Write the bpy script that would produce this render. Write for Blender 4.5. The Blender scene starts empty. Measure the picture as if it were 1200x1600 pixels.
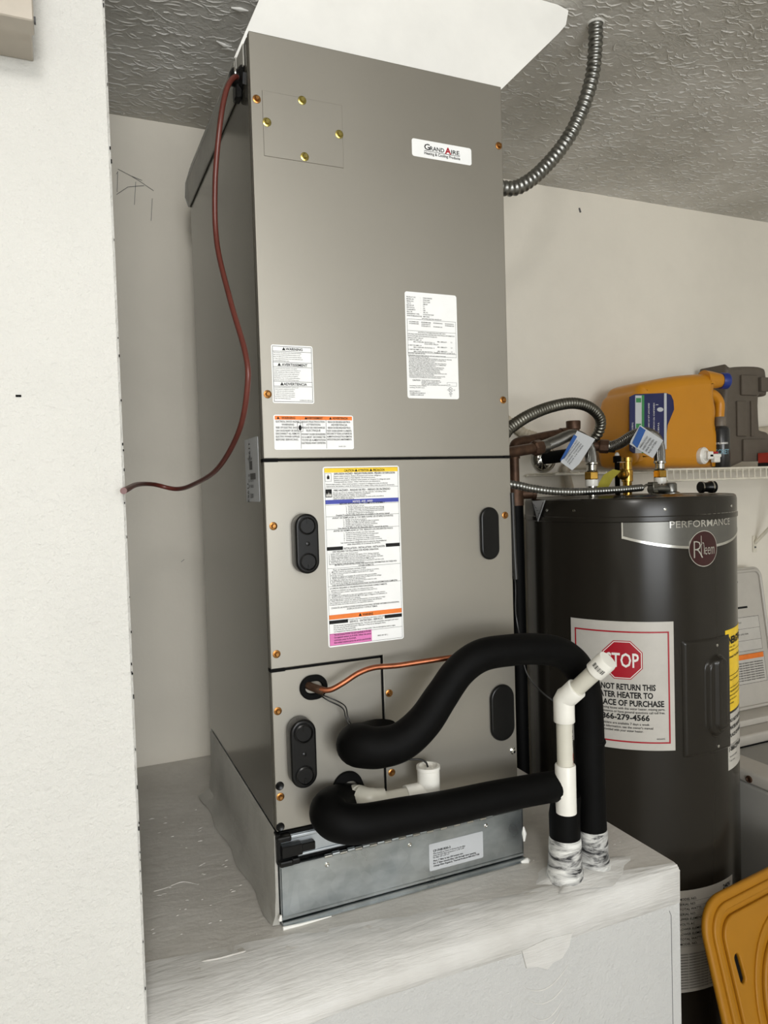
import bpy, bmesh, math, random
from mathutils import Vector as V, Matrix
random.seed(7)
PI = math.pi
scene = bpy.context.scene
C = bpy.context.collection

# ------------------------------------------------------------------ camera
CAM = V((-0.281, -1.1004, 0.6825)); FPX = 1142.07
yw, pt, rl = math.radians(23.5317), math.radians(-2.0087), math.radians(-1.7116)
_f = V((math.sin(yw)*math.cos(pt), math.cos(yw)*math.cos(pt), math.sin(pt)))
_r = V((math.cos(yw), -math.sin(yw), 0)); _u = _r.cross(_f)
RT = math.cos(rl)*_r + math.sin(rl)*_u
UP = -math.sin(rl)*_r + math.cos(rl)*_u
FW = _f
cam = bpy.data.cameras.new('camera'); camo = bpy.data.objects.new('camera', cam); C.objects.link(camo)
camo.matrix_world = Matrix(((RT.x, UP.x, -FW.x, CAM.x), (RT.y, UP.y, -FW.y, CAM.y), (RT.z, UP.z, -FW.z, CAM.z), (0, 0, 0, 1)))
cam.sensor_fit = 'VERTICAL'; cam.sensor_height = 36.0; cam.lens = FPX*36.0/1600.0
cam.clip_start = 0.02
scene.camera = camo

def U(px, py, **k):
    """measured photo point -> where its sight line meets a known real surface (x=, y= or z= plane)"""
    d = FW + RT*((px-600)/FPX) - UP*((py-800)/FPX)
    (a, v), = k.items(); i = 'xyz'.index(a)
    return CAM + d*((v-CAM[i])/d[i])

# ------------------------------------------------------------------ world, light, exposure
w = bpy.data.worlds.new('world'); scene.world = w; w.use_nodes = True
bg = w.node_tree.nodes['Background']; bg.inputs[0].default_value = (0.80, 0.90, 1.0, 1); bg.inputs[1].default_value = 0.9
def area(name, loc, target, sx, sy, power, col):
    l = bpy.data.lights.new(name, 'AREA'); l.shape = 'RECTANGLE'; l.size = sx; l.size_y = sy
    l.energy = power; l.color = col
    o = bpy.data.objects.new(name, l); C.objects.link(o); o.location = loc
    o.rotation_euler = (V(target)-V(loc)).to_track_quat('-Z', 'Y').to_euler(); return o
# daylight through the open garage door behind the camera
area('garage_door_daylight', (-0.22, -4.9, 0.60), (-0.2, 0, 0.60), 2.4, 1.5, 100, (.97, .988, 1.0))
# point fill added behind the camera to brighten alcove, platform and upper wall
bl = bpy.data.lights.new('added_fill', 'POINT'); bl.energy = 30; bl.shadow_soft_size = .12; bl.color = (1.0, .975, .94)
blo = bpy.data.objects.new('added_fill', bl); C.objects.link(blo); blo.location = (-.38, -1.75, 1.42)
scene.view_settings.view_transform = 'Standard'; scene.view_settings.look = 'None'
scene.view_settings.gamma = 1.0; scene.view_settings.use_curve_mapping = False
scene.view_settings.exposure = 0.22

# ------------------------------------------------------------------ materials
def srgb(r, g, b):
    f = lambda c: (c/255/12.92) if c/255 <= .04045 else ((c/255+.055)/1.055)**2.4
    return (f(r), f(g), f(b), 1)
class NT:
    def __init__(s, name):
        s.m = bpy.data.materials.new(name); s.m.use_nodes = True; s.t = s.m.node_tree
        s.b = s.t.nodes['Principled BSDF']; s.co = None
    def n(s, typ, **k):
        x = s.t.nodes.new(typ)
        for a, v in k.items():
            if a.startswith('i_'): x.inputs[a[2:].replace('_', ' ')].default_value = v
            else: setattr(x, a, v)
        return x
    def l(s, a, b): s.t.links.new(a, b)
    def coord(s, scale=(1, 1, 1), rot=(0, 0, 0)):
        if s.co is None: s.co = s.n('ShaderNodeNewGeometry')
        mp = s.n('ShaderNodeMapping'); mp.inputs['Scale'].default_value = scale; mp.inputs['Rotation'].default_value = rot
        s.l(s.co.outputs['Position'], mp.inputs['Vector']); return mp.outputs[0]
    def noise(s, scale, detail=3, rough=.5, sc=(1, 1, 1), dist=0.0):
        x = s.n('ShaderNodeTexNoise'); x.inputs['Scale'].default_value = scale; x.inputs['Detail'].default_value = detail
        x.inputs['Roughness'].default_value = rough; x.inputs['Distortion'].default_value = dist
        s.l(s.coord(sc), x.inputs['Vector']); return x.outputs['Fac']
    def ramp(s, src, stops):
        r = s.n('ShaderNodeValToRGB'); e = r.color_ramp.elements
        while len(e) < len(stops): e.new(.5)
        for k, (p, c) in enumerate(stops):
            e[k].position = p; e[k].color = c if len(c) == 4 else (*c, 1)
        s.l(src, r.inputs[0]); return r.outputs[0]
    def math(s, op, a, b=None):
        x = s.n('ShaderNodeMath', operation=op)
        for k, v in enumerate((a, b)):
            if v is None: continue
            if isinstance(v, (int, float)): x.inputs[k].default_value = v
            else: s.l(v, x.inputs[k])
        return x.outputs[0]
    def bump(s, h, strength=.3, dist=.002):
        b = s.n('ShaderNodeBump'); b.inputs['Strength'].default_value = strength; b.inputs['Distance'].default_value = dist
        s.l(h, b.inputs['Height'])
        s.l(b.outputs[0], s.b.inputs['Normal']); return b
    def set(s, col=None, rough=.5, metal=0., spec=.5, coat=0.):
        if col is not None: s.b.inputs['Base Color'].default_value = col
        s.b.inputs['Roughness'].default_value = rough; s.b.inputs['Metallic'].default_value = metal
        s.b.inputs['Specular IOR Level'].default_value = spec; s.b.inputs['Coat Weight'].default_value = coat
        return s
g = lambda v: (v, v, v, 1)
def simple(name, col, rough=.5, metal=0., spec=.5, var=.12, scale=30, bump=0., coat=0., sc=(1, 1, 1)):
    m = NT(name).set(col, rough, metal, spec, coat)
    n = m.noise(scale, 4, .6, sc)
    lo = tuple(c*(1-var) for c in col[:3]); hi = tuple(min(1, c*(1+var)) for c in col[:3])
    m.l(m.ramp(n, [(.3, lo), (.7, hi)]), m.b.inputs['Base Color'])
    if bump: m.bump(n, bump, .002)
    return m.m
M = {}
def wall_mat(name, col, tex_scale, strength, stain):
    m = NT(name).set(col, .75, 0, .25)
    a = m.noise(tex_scale, 5, .6); b = m.noise(2.2, 4, .6)
    c0 = tuple(c*(1-stain) for c in col[:3])
    m.l(m.ramp(b, [(.32, c0), (.62, col)]), m.b.inputs['Base Color'])
    m.bump(m.math('ADD', m.math('MULTIPLY', a, .6), m.math('MULTIPLY', m.noise(tex_scale*.27, 3), .8)), strength, .004)
    return m.m
M['wall'] = wall_mat('wall_paint', srgb(226, 222, 212), 160, .35, .06)
M['wall_left'] = wall_mat('wall_left_paint', srgb(218, 217, 212), 210, 1.0, .06)
M['back'] = wall_mat('wall_back_paint', srgb(232, 226, 213), 120, .25, .08)
# knockdown ceiling
m = NT('ceiling_knockdown').set(srgb(196, 194, 188), .55, 0, .35)
n1 = m.noise(34, 3, .55, (.75, 1.2, 1), 1.6); n2 = m.noise(90, 2, .5)
rid = m.math('SUBTRACT', 1.0, m.math('MULTIPLY', m.math('ABSOLUTE', m.math('SUBTRACT', n1, .5)), 14.0))
rid = m.math('MAXIMUM', rid, 0.0)
msk = m.math('MULTIPLY', rid, m.ramp(m.noise(14, 2), [(.42, (0, 0, 0)), (.58, (1, 1, 1))]))
m.bump(m.math('ADD', m.math('MULTIPLY', msk, .25), m.math('MULTIPLY', n2, .5)), .6, .006)
st = m.noise(3.0, 4, .6)
m.l(m.ramp(st, [(.3, srgb(184, 181, 173)), (.65, srgb(216, 214, 209))]), m.b.inputs['Base Color']); M['ceiling'] = m.m
# plaster (skim coat)
def plaster(name, col, col2, sc, strength, rough=.6):
    m = NT(name).set(col, rough, 0, .35)
    a = m.noise(22, 5, .62, sc, .4); b = m.noise(5, 4, .6)
    m.l(m.ramp(b, [(.3, col2), (.65, col)]), m.b.inputs['Base Color'])
    m.bump(m.math('ADD', a, m.math('MULTIPLY', m.noise(70, 3, .6, sc), .4)), strength, .008); return m.m
M['plaster_white'] = plaster('plaster_white', srgb(244, 243, 238), srgb(234, 233, 228), (1, 1, 1), .08, .7)
M['plaster_grey'] = plaster('plaster_grey', srgb(184, 182, 175), srgb(154, 152, 145), (1, .35, 1), .5, .42)
M['plaster_top'] = plaster('plaster_top', srgb(204, 201, 195), srgb(184, 180, 173), (.5, 1.1, 1), .34, .34)
M['plaster_band'] = plaster('plaster_band', srgb(214, 213, 210), srgb(194, 192, 187), (.2, 1.2, 2.2), .42, .36)
M['plaster_front'] = wall_mat('plaster_front', srgb(196, 196, 194), 190, .8, .07)
m = NT('mastic').set(srgb(226, 226, 222), .5, 0, .4)
a = m.noise(30, 4, .65, (.5, .5, 1.8), .8)
m.l(m.ramp(a, [(.38, srgb(26, 27, 30)), (.48, srgb(170, 170, 168)), (.64, srgb(228, 228, 224))]), m.b.inputs['Base Color'])
m.bump(a, .8, .006); M['mastic'] = m.m
# cabinet paint: satin metallic taupe
def satin(name, col, rough, metal, spec=.5):
    m = NT(name).set(col, rough, metal, spec)
    n = m.noise(2.5, 3); m.l(m.ramp(n, [(.3, g(rough*.9)), (.7, g(rough*1.1))]), m.b.inputs['Roughness'])
    m.bump(m.noise(3.2, 2), .05, .006); return m.m
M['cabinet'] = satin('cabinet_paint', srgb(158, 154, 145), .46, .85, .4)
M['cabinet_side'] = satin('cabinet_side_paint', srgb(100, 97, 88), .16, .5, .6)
m = NT('galvanized').set(srgb(176, 184, 188), .3, 1.0)
vo = m.n('ShaderNodeTexVoronoi'); vo.inputs['Scale'].default_value = 75; m.l(m.coord((1, 1, .7)), vo.inputs['Vector'])
sep = m.n('ShaderNodeSeparateColor'); m.l(vo.outputs['Color'], sep.inputs[0])
m.l(m.ramp(m.math('ADD', m.math('MULTIPLY', sep.outputs[0], .07), m.math('MULTIPLY', m.noise(7, 4, .6, (1, 1, 2)), .93)), [(.25, srgb(142, 150, 154)), (.7, srgb(204, 210, 212))]), m.b.inputs['Base Color'])
m.l(m.ramp(m.noise(9, 3), [(.3, g(.22)), (.7, g(.42))]), m.b.inputs['Roughness']); m.bump(m.noise(6, 2), .08, .006); M['galv'] = m.m
M['silver_paint'] = simple('zinc_channel', srgb(186, 192, 196), .4, .7, .5, .06)
M['foam'] = simple('black_foam', g(.0016), .6, 0, .10, .25, 60, .12)
M['black'] = simple('black_plastic', g(.0035), .3, 0, .3, .2, 40)
M['gasket'] = simple('black_gasket', g(.003), .7, 0, .1)
M['dark'] = simple('dark_void', g(.006), .9, 0, .1)
M['pvc'] = simple('pvc_white', srgb(232, 230, 222), .35, 0, .5, .03)
M['pvc_pipe'] = simple('pvc_pipe_grey', srgb(206, 203, 190), .35, 0, .5, .04)
M['copper'] = simple('copper', srgb(150, 92, 66), .38, 1., .5, .25, 40)
M['old_copper'] = simple('old_copper', srgb(84, 62, 48), .5, .6, .4, .35, 45)
M['brass'] = simple('brass', srgb(190, 150, 72), .25, 1., .5, .25, 60)
M['screw'] = simple('gold_screw', srgb(158, 112, 62), .34, 1., .5, .3, 400)
M['screw_y'] = simple('yellow_zinc_screw', srgb(172, 158, 92), .28, 1., .5, .3, 400)
M['chrome'] = simple('chrome', srgb(200, 198, 192), .14, 1., .5, .08)
M['steel'] = simple('conduit_steel', srgb(132, 132, 128), .34, 1., .5, .2, 50)
M['steel_dk'] = simple('conduit_steel_dark', srgb(112, 110, 102), .38, 1., .5, .2, 50)
M['silver_screw'] = simple('silver_screw', srgb(210, 210, 205), .2, 1.)
m = NT('braided_steel').set(srgb(120, 118, 112), .32, .9)
wv = m.n('ShaderNodeTexWave'); wv.inputs['Scale'].default_value = 130; wv.inputs['Distortion'].default_value = 1.5; m.l(m.coord((1, .6, .7)), wv.inputs['Vector'])
m.l(m.ramp(wv.outputs['Fac'], [(.3, srgb(70, 69, 66)), (.7, srgb(150, 148, 142))]), m.b.inputs['Base Color']); m.bump(wv.outputs['Fac'], .6, .002); M['braid'] = m.m
M['heater'] = simple('heater_paint', srgb(38, 35, 30), .24, 0., .3, .03, 6)
M['heater_band'] = simple('heater_band_foil', srgb(104, 103, 98), .3, .5, .5, .05)
M['band_edge'] = simple('band_edge_foil', srgb(205, 204, 198), .2, .8)
M['maroon'] = simple('badge_maroon', srgb(50, 8, 12), .3, 0, .5, .08)
M['paper'] = simple('label_paper', srgb(240, 241, 240), .5, 0, .4, .02)
M['paper_grey'] = simple('label_paper_grey', srgb(196, 199, 202), .4, .15, .4, .03)
M['paper_dull'] = simple('label_paper_dull', srgb(196, 192, 184), .35, 0, .45, .04)
M['ink'] = simple('ink_black', g(.012), .6, 0, .2)
M['ink_white'] = simple('ink_white', srgb(236, 234, 228), .5, 0, .2, .02)
M['ink_grey'] = simple('ink_grey', g(.12), .6, 0, .2)
M['red'] = simple('sign_red', srgb(166, 16, 36), .4, 0, .4, .05)
M['red_ink'] = simple('ink_red', srgb(190, 60, 50), .5)
M['orange'] = simple('label_orange', srgb(232, 122, 40), .5)
M['yellow'] = simple('label_yellow', srgb(246, 205, 40), .5)
M['blue'] = simple('label_blue', srgb(62, 72, 164), .5)
M['pink'] = simple('label_pink', srgb(216, 120, 180), .5)
M['navy'] = simple('label_navy', srgb(36, 40, 84), .45, 0, .4, .1)
M['green'] = simple('label_green', srgb(58, 132, 76), .5)
M['tagblue'] = simple('tag_blue', srgb(40, 84, 150), .45)
M['jug'] = simple('jug_yellow_plastic', srgb(198, 132, 22), .38, 0, .5, .04, 8)
M['cap_blue'] = simple('cap_blue_plastic', srgb(30, 50, 130), .4)
M['case'] = simple('case_brown_plastic', srgb(92, 84, 74), .55, 0, .4, .06, 60, .1)
M['can'] = simple('can_black', g(.02), .25, 0, .5)
M['can_cap'] = simple('can_cap_grey', srgb(110, 100, 88), .5)
M['teal_ink'] = simple('ink_teal', srgb(110, 150, 165), .5)
M['box_red'] = simple('box_red', srgb(176, 58, 44), .55)
M['shelf'] = simple('shelf_wire_white', srgb(216, 210, 194), .45)
M['enamel'] = simple('appliance_white', srgb(188, 183, 174), .35, 0, .5, .03)
M['enamel_grey'] = simple('appliance_grey', srgb(150, 148, 142), .45, 0, .5, .06, 4)
M['lid'] = simple('lid_yellow_plastic', srgb(168, 114, 18), .5, 0, .4, .05, 10, .05)
M['tote'] = simple('tote_black', g(.02), .5)
M['cable'] = simple('cable_red_brown', srgb(96, 46, 38), .35, 0, .5, .1)
M['wire'] = simple('wire_black', g(.01), .4)
M['meter'] = simple('grey_box_paint', srgb(176, 168, 156), .4, .2, .5, .04)
M['tan_pipe'] = simple('painted_pipe', srgb(190, 180, 160), .5)
M['leaf_tag'] = simple('tag_yellow_green', srgb(150, 140, 40), .5)
M['floor'] = simple('concrete_floor', srgb(178, 174, 166), .7, 0, .3, .12, 5, .1)
M['drive'] = simple('driveway', srgb(190, 186, 178), .9, 0, .2, .08, 4)

# ------------------------------------------------------------------ mesh helpers
class MB:
    def __init__(s): s.v = []; s.f = []
    def add(s, vs, fs, fn=None):
        o = len(s.v); s.v += [tuple(fn(*p)) if fn else tuple(p) for p in vs]; s.f += [[i+o for i in f] for f in fs]; return s
    def bm(s, bm, fn=None):
        bm.verts.ensure_lookup_table(); bm.verts.index_update()
        s.add([v.co[:] for v in bm.verts], [[v.index for v in f.verts] for f in bm.faces], fn); bm.free(); return s
    def box(s, a, b, bev=0., seg=1, fn=None):
        bm = bmesh.new(); bmesh.ops.create_cube(bm, size=1)
        for v in bm.verts: v.co = V([(a[i]+b[i])/2 + v.co[i]*(b[i]-a[i]) for i in range(3)])
        if bev: bmesh.ops.bevel(bm, geom=bm.edges[:], offset=bev, segments=seg, affect='EDGES', profile=.5)
        return s.bm(bm, fn)
    def ring_tube(s, rings, caps=True):
        n = len(rings[0]); vs = [p for r in rings for p in r]; fs = []
        for k in range(len(rings)-1):
            for i in range(n): fs.append([k*n+i, k*n+(i+1) % n, (k+1)*n+(i+1) % n, (k+1)*n+i])
        if caps: fs.append(list(range(n))[::-1]); fs.append([(len(rings)-1)*n+i for i in range(n)])
        return s.add(vs, fs)
    def tube(s, pts, r, n=12, caps=True):
        pts = [V(p) for p in pts]; rs = r if isinstance(r, (list, tuple)) else [r]*len(pts)
        T = []
        for i in range(len(pts)):
            a = pts[max(0, i-1)]; b = pts[min(len(pts)-1, i+1)]; T.append((b-a).normalized())
        u = T[0].orthogonal().normalized(); rings = []
        for i, p in enumerate(pts):
            u = (u - T[i]*u.dot(T[i])).normalized(); w2 = T[i].cross(u)
            rings.append([p + rs[i]*(math.cos(2*PI*k/n)*u + math.sin(2*PI*k/n)*w2) for k in range(n)])
        return s.ring_tube(rings, caps)
    def cyl(s, a, b, r, n=20, r2=None, bev=0.):
        a, b = V(a), V(b)
        if not bev: return s.tube([a, b], [r, r if r2 is None else r2], n)
        d = (b-a).normalized()*bev; r2 = r if r2 is None else r2
        return s.tube([a, a, a+d, b-d, b, b], [0.0001, r-bev, r, r2, r2-bev, .0001], n) if False else s.lathe(a, b-a, [(0, 0), (r-bev, 0), (r, bev), (r2, (b-a).length-bev), (r2-bev, (b-a).length), (0, (b-a).length)], n)
    def lathe(s, o, axis, prof, n=24):
        o = V(o); ax = V(axis).normalized(); u = ax.orthogonal().normalized(); w2 = ax.cross(u); rings = []
        for r, h in prof:
            r = max(r, 1e-5); rings.append([o + ax*h + r*(math.cos(2*PI*k/n)*u + math.sin(2*PI*k/n)*w2) for k in range(n)])
        return s.ring_tube(rings, True)
    def poly(s, pts, fn=None): return s.add(pts, [list(range(len(pts)))], fn)
    def prism(s, pts, d0, d1, fn=None):
        """2-D outline (a,b) swept along the third axis from d0 to d1"""
        n = len(pts); vs = [(a, b, d0) for a, b in pts]+[(a, b, d1) for a, b in pts]
        fs = [list(range(n))[::-1], [n+i for i in range(n)]]+[[i, (i+1) % n, n+(i+1) % n, n+i] for i in range(n)]
        return s.add(vs, fs, fn)
    def obj(s, name, mat, parent=None, smooth=None, base=False):
        me = bpy.data.meshes.new(name); off = V((0, 0, 0))
        if base and s.v:
            off = V([(min(p[i] for p in s.v)+max(p[i] for p in s.v))/2 for i in range(3)]); off.z = min(p[2] for p in s.v)
        me.from_pydata([tuple(V(p)-off) for p in s.v], [], s.f)
        bm = bmesh.new(); bm.from_mesh(me); bmesh.ops.recalc_face_normals(bm, faces=bm.faces[:]); bm.to_mesh(me); bm.free()
        me.materials.append(M[mat] if isinstance(mat, str) else mat)
        if smooth is not None:
            me.polygons.foreach_set('use_smooth', [True]*len(me.polygons)); me.set_sharp_from_angle(angle=math.radians(smooth))
        o = bpy.data.objects.new(name, me); C.objects.link(o); o.location = off
        if name.split('_')[-1] in ('lettering', 'letters', 'print', 'ridges', 'scuffs', 'outline'): o['kind'] = 'stuff'
        if parent is not None:
            o.parent = parent; o.location = -world_loc(parent)
        return o
def world_loc(o):
    l = V((0, 0, 0))
    while o is not None: l += o.location; o = o.parent
    return l
def thing(name, label, cat, loc, group=None):
    o = bpy.data.objects.new(name, None); o.empty_display_size = .05; C.objects.link(o); o.location = loc; return tag(o, label, cat, group)
def tag(o, label=None, cat=None, group=None):
    if label: o['label'] = label
    if cat: o['category'] = cat
    if group: o['group'] = group
    return o
def struct(name, mb, mat, **k):
    o = mb.obj(name, mat, **k); o['kind'] = 'structure'; return o
def spline(pts, n=10):
    """Catmull-Rom through pts"""
    P = [V(p) for p in pts]; P = [P[0]*2-P[1]]+P+[P[-1]*2-P[-2]]; out = []
    for i in range(1, len(P)-2):
        a, b, c, d = P[i-1:i+3]
        for k in range(n):
            t = k/n; out.append(.5*((2*b)+(c-a)*t+(2*a-5*b+4*c-d)*t*t+(3*b-a-3*c+d)*t**3))
    out.append(P[-2]); return out
def resample(pts, step):
    out = [pts[0]]; acc = 0.
    for a, b in zip(pts, pts[1:]):
        L = (b-a).length; t = step-acc
        while t <= L and L > 0: out.append(a+(b-a)*(t/L)); t += step
        acc = (acc+L) % step if L else acc
    return out
def corrugated(mb, pts, r, pitch, n=12, deep=.84):
    p = resample(spline(pts, 14), pitch/4); pat = [r*deep, r*(.5+deep/2)*1.03, r, r*(.5+deep/2)*1.03]
    return mb.tube(p, [pat[i % 4] for i in range(len(p))], n)
def stadium(w, h, n=10):
    r = min(w, h)/2; a, b = w/2-r, h/2-r; o = []
    for cx, cy, t0 in ((a, b, 0), (-a, b, 90), (-a, -b, 180), (a, -b, 270)):
        for k in range(n+1):
            t = math.radians(t0+90*k/n); o.append((cx+r*math.cos(t), cy+r*math.sin(t)))
    return o
def rrect(x0, y0, x1, y1, r, n=5):
    o = []
    for cx, cy, t0 in ((x1-r, y1-r, 0), (x0+r, y1-r, 90), (x0+r, y0+r, 180), (x1-r, y0+r, 270)):
        for k in range(n+1):
            t = math.radians(t0+90*k/n); o.append((cx+r*math.cos(t), cy+r*math.sin(t)))
    return o
def shape(outlines, depth, bev=0., seg=2):
    """filled 2-D outlines (holes allowed) extruded to +-depth/2 with rounded rims -> verts, faces"""
    cu = bpy.data.curves.new('outline', 'CURVE'); cu.dimensions = '2D'; cu.fill_mode = 'BOTH'
    cu.extrude = max(0, depth/2-bev); cu.bevel_depth = bev; cu.bevel_resolution = seg; cu.offset = -bev
    for o in outlines:
        sp = cu.splines.new('POLY'); sp.points.add(len(o)-1); sp.use_cyclic_u = True
        for p, (x, y) in zip(sp.points, o): p.co = (x, y, 0, 1)
    ob = bpy.data.objects.new('outline', cu); me = ob.to_mesh()
    r = ([v.co[:] for v in me.vertices], [list(p.vertices) for p in me.polygons])
    ob.to_mesh_clear(); bpy.data.objects.remove(ob); bpy.data.curves.remove(cu); return r
_tc = {}
def text_raw(s, bold=0.):
    key = (s, bold)
    if key not in _tc:
        cu = bpy.data.curves.new('text', 'FONT'); cu.body = s; cu.size = 1; cu.resolution_u = 2; cu.offset = bold
        ob = bpy.data.objects.new('text', cu); me = ob.to_mesh()
        vs = [v.co[:2] for v in me.vertices]; fs = [list(p.vertices) for p in me.polygons]
        ob.to_mesh_clear(); bpy.data.objects.remove(ob); bpy.data.curves.remove(cu)
        xs = [v[0] for v in vs] or [0]
        _tc[key] = (vs, fs, min(xs), max(xs))
    return _tc[key]
CAP = .72
def text(mb, s, fn, u, v, h, width=None, align='l', bold=0., maxw=None, depth=.0006):
    """writes s on surface fn(u,v,d): baseline-left (u,v), capital height h; width squeezes to fit"""
    vs, fs, x0, x1 = text_raw(s, bold); k = h/CAP; kx = k
    if width: kx = width/(x1-x0)
    elif maxw and k*(x1-x0) > maxw: kx = maxw/(x1-x0)
    W = kx*(x1-x0); du = {'l': 0, 'c': -W/2, 'r': -W}[align]
    mb.add([(u+du+(x-x0)*kx, v+y*k, depth) for x, y in vs], fs, fn)
def flat(O, ux, uz, un):
    O, ux, uz, un = V(O), V(ux), V(uz), V(un)
    return lambda a, b, d=0.: O+ux*a+uz*b+un*d

# ------------------------------------------------------------------ room
FZ, CZ, YB = -0.93, 1.602, 0.803
XL, XR, YF = -2.9, 3.4, -5.0
struct('floor', MB().box((XL-.1, YF-.1, FZ-.1), (XR+.1, YB+.1, FZ)), 'floor')
struct('driveway', MB().box((-14, -22, FZ-.14), (14, YF-.1, FZ-.02)), 'drive')
struct('ceiling', MB().box((XL-.1, YF-.1, CZ), (XR+.1, YB+.1, CZ+.1)), 'ceiling')
# raised skip-trowel ridges of the ceiling texture in view
mb = MB()
for k in range(5200):
    x = random.uniform(-.25, 2.3); y = random.uniform(-.12, .80)
    if .09 < x < .62 and y > .05 and random.random() < .9: continue
    an = random.gauss(0, .38); L = random.uniform(.006, .02); bow = random.choice((-1, 1, 1))*L*random.uniform(.15, .55); r = random.uniform(.0007, .0019)
    ca, sa = math.cos(an), math.sin(an); rg = []
    for j in range(5):
        t = j/2-1; u = L*t; v = bow*(1-t*t)+random.uniform(-.0012, .0012); px_, py_ = x+u*ca-v*sa, y+u*sa+v*ca; q = r*(1-.75*t*t)
        rg.append([(px_+sa*q*1.3, py_-ca*q*1.3, CZ+.0002), (px_, py_, CZ-q), (px_-sa*q*1.3, py_+ca*q*1.3, CZ+.0002)])
    mb.ring_tube(rg, False)
o = mb.obj('ceiling_texture', 'ceiling', bpy.data.objects['ceiling']); o['kind'] = 'stuff'
wb = struct('wall_back', MB().box((-.5, YB, FZ), (XR+.1, YB+.1, CZ)), 'back')
wl = struct('wall_left', MB().box((XL, -.14, FZ), (-.212, YB+.1, CZ), .003), 'wall_left')
struct('wall_west', MB().box((XL-.1, YF-.1, FZ), (XL, YB+.1, CZ)), 'wall')
struct('wall_right', MB().box((XR, YF-.1, FZ), (XR+.1, YB, CZ)), 'wall')
mb = MB().box((XL, YF-.1, FZ), (-1.55, YF, CZ)).box((1.1, YF-.1, FZ), (XR, YF, CZ)).box((-1.55, YF-.1, 1.38), (1.1, YF, CZ))
struct('wall_front', mb, 'wall')
# corner-bead chips on the left wall edge
mb = MB()
for k in range(34):
    z = -.1+1.4*random.random(); q = .0015+.0025*random.random()
    xa = -.2128+random.uniform(-.0012, .0002); mb.box((xa, -.1408, z), (xa+q*.35, -.1398, z+q*random.uniform(.5, 1.6)))
mb.box((-.329, -.1412, .80), (-.323, -.1402, .8025))
o = mb.obj('paint_chips', 'dark', wl); o['kind'] = 'stuff'
# scuffs and cobweb scribbles on the back wall
mb = MB()
for line in ([(182, 272), (184, 268), (183, 300)], [(184, 264), (205, 275), (222, 282)], [(182, 304), (200, 292), (225, 290)], [(205, 275), (218, 283), (240, 298)], [(212, 284), (210, 320)], [(238, 310), (236, 345)], [(283, 878), (288, 874)]):
    mb.tube([U(x, y, y=YB-.0012) for x, y in line], .00055, 5)
mb.tube([U(905, 325, y=YB-.001), U(907, 332, y=YB-.001)], .003, 5)
mb.obj('wall_scuffs', 'ink_grey', wb)

# ------------------------------------------------------------------ platform
pl = thing('equipment_platform', 'white plastered drywall platform that carries the air handler', 'platform', (.236, .33, FZ))
XP = .684
def edge(t):
    return .135*(1-t)**1.05+.012+.004*math.sin(9*t), .060*(1-t)+.012+.002*math.sin(11*t), min(-.066, -.060*(1-t)-.024)+.004*math.sin(5*t)
def plat_ring(x, t):
    rx, rz, _ = edge(t); pts = [(x, -.14, FZ), (x, -.14, -rz)]
    for k in range(1, 12):
        a = PI/2*k/12; pts.append((x, -.14+rx*(1-math.cos(a)), -rz*(1-math.sin(a))))
    return pts+[(x, -.14+rx, 0), (x, .2, 0), (x, YB-.001, 0), (x, YB-.001, FZ)]
mb = MB(); mb.ring_tube([[V(p) for p in plat_ring(-.211+(XP+.211)*k/28, k/28)] for k in range(29)]); mb.obj('platform_body', 'plaster_top', pl, 40)
# taped band along the front edge, slightly proud of the board below, feathered out on the top
mb = MB(); rings = []; brd = []
for k in range(57):
    t = k/56; x = -.211+(XP+.211-.001)*t; rx, rz, zb = edge(t); outer = []; inner = []
    for q in range(13):
        a = PI/2*(.97)*q/12; th_ = .0024*(1-q/12)+.0004; wob = .0007*math.sin(37*t+q*2.1)+.0005*math.sin(83*t+q)
        y_, z_ = -.14+rx*(1-math.cos(a)), -rz*(1-math.sin(a)); nx, nz = -math.cos(a), math.sin(a)
        outer.append((x, y_+nx*(th_+wob), z_+nz*(th_+wob))); inner.append((x, y_-nx*.003, z_-nz*.003))
    rings.append([V(p) for p in [(x, -.1385, zb), (x, -.1422, zb+.004)]+outer+inner[::-1]])
    brd.append([V(p) for p in [(x, -.1390, FZ), (x, -.1410, FZ), (x, -.1410, zb+.003), (x, -.1390, zb+.003)]])
mb.ring_tube(rings); tag(mb.obj('taped_edge_band', 'plaster_band', pl, 50), 'trowelled mesh-tape band along the platform edge')
MB().ring_tube(brd).obj('front_board', 'plaster_front', pl, 40)
# trowel patch and drips below the band
PF = flat((0, -.1411, 0), (1, 0, 0), (0, 0, 1), (0, -1, 0))
mb = MB()
c0 = U(853, 1492, y=-.14)
out = [(-.05, .022), (.0, .028), (.052, .024), (.046, .004), (.03, -.012), (.012, -.014), (.0, -.022), (-.02, -.012), (-.042, -.008)]
mb.prism([(c0.x+a*.95, c0.z+b) for a, b in out], 0, .0028, PF)
for k, (dx, dz, wd) in enumerate([(-.004, -.035, .045), (.0, -.058, .042), (-.002, -.085, .034), (.0, -.1, .028), (.004, -.115, .03)]):
    pts = [PF(c0.x+dx+wd*math.cos(t), c0.z+dz+.03*(1-math.sin(t))*-.6+.012, .0004) for t in [PI*1.08+k2*PI*.84/10 for k2 in range(11)]]
    pts = [PF(c0.x+dx+wd*(k2/10*2-1), c0.z+dz-.022*(1-(k2/10*2-1)**2)+.006*(k2/10), .0004) for k2 in range(11)]
    mb.tube(pts, [.0003+.0009*math.sin(PI*k2/10) for k2 in range(11)], 6)
mb.obj('trowel_patch', 'plaster_band', pl, 40)
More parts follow.
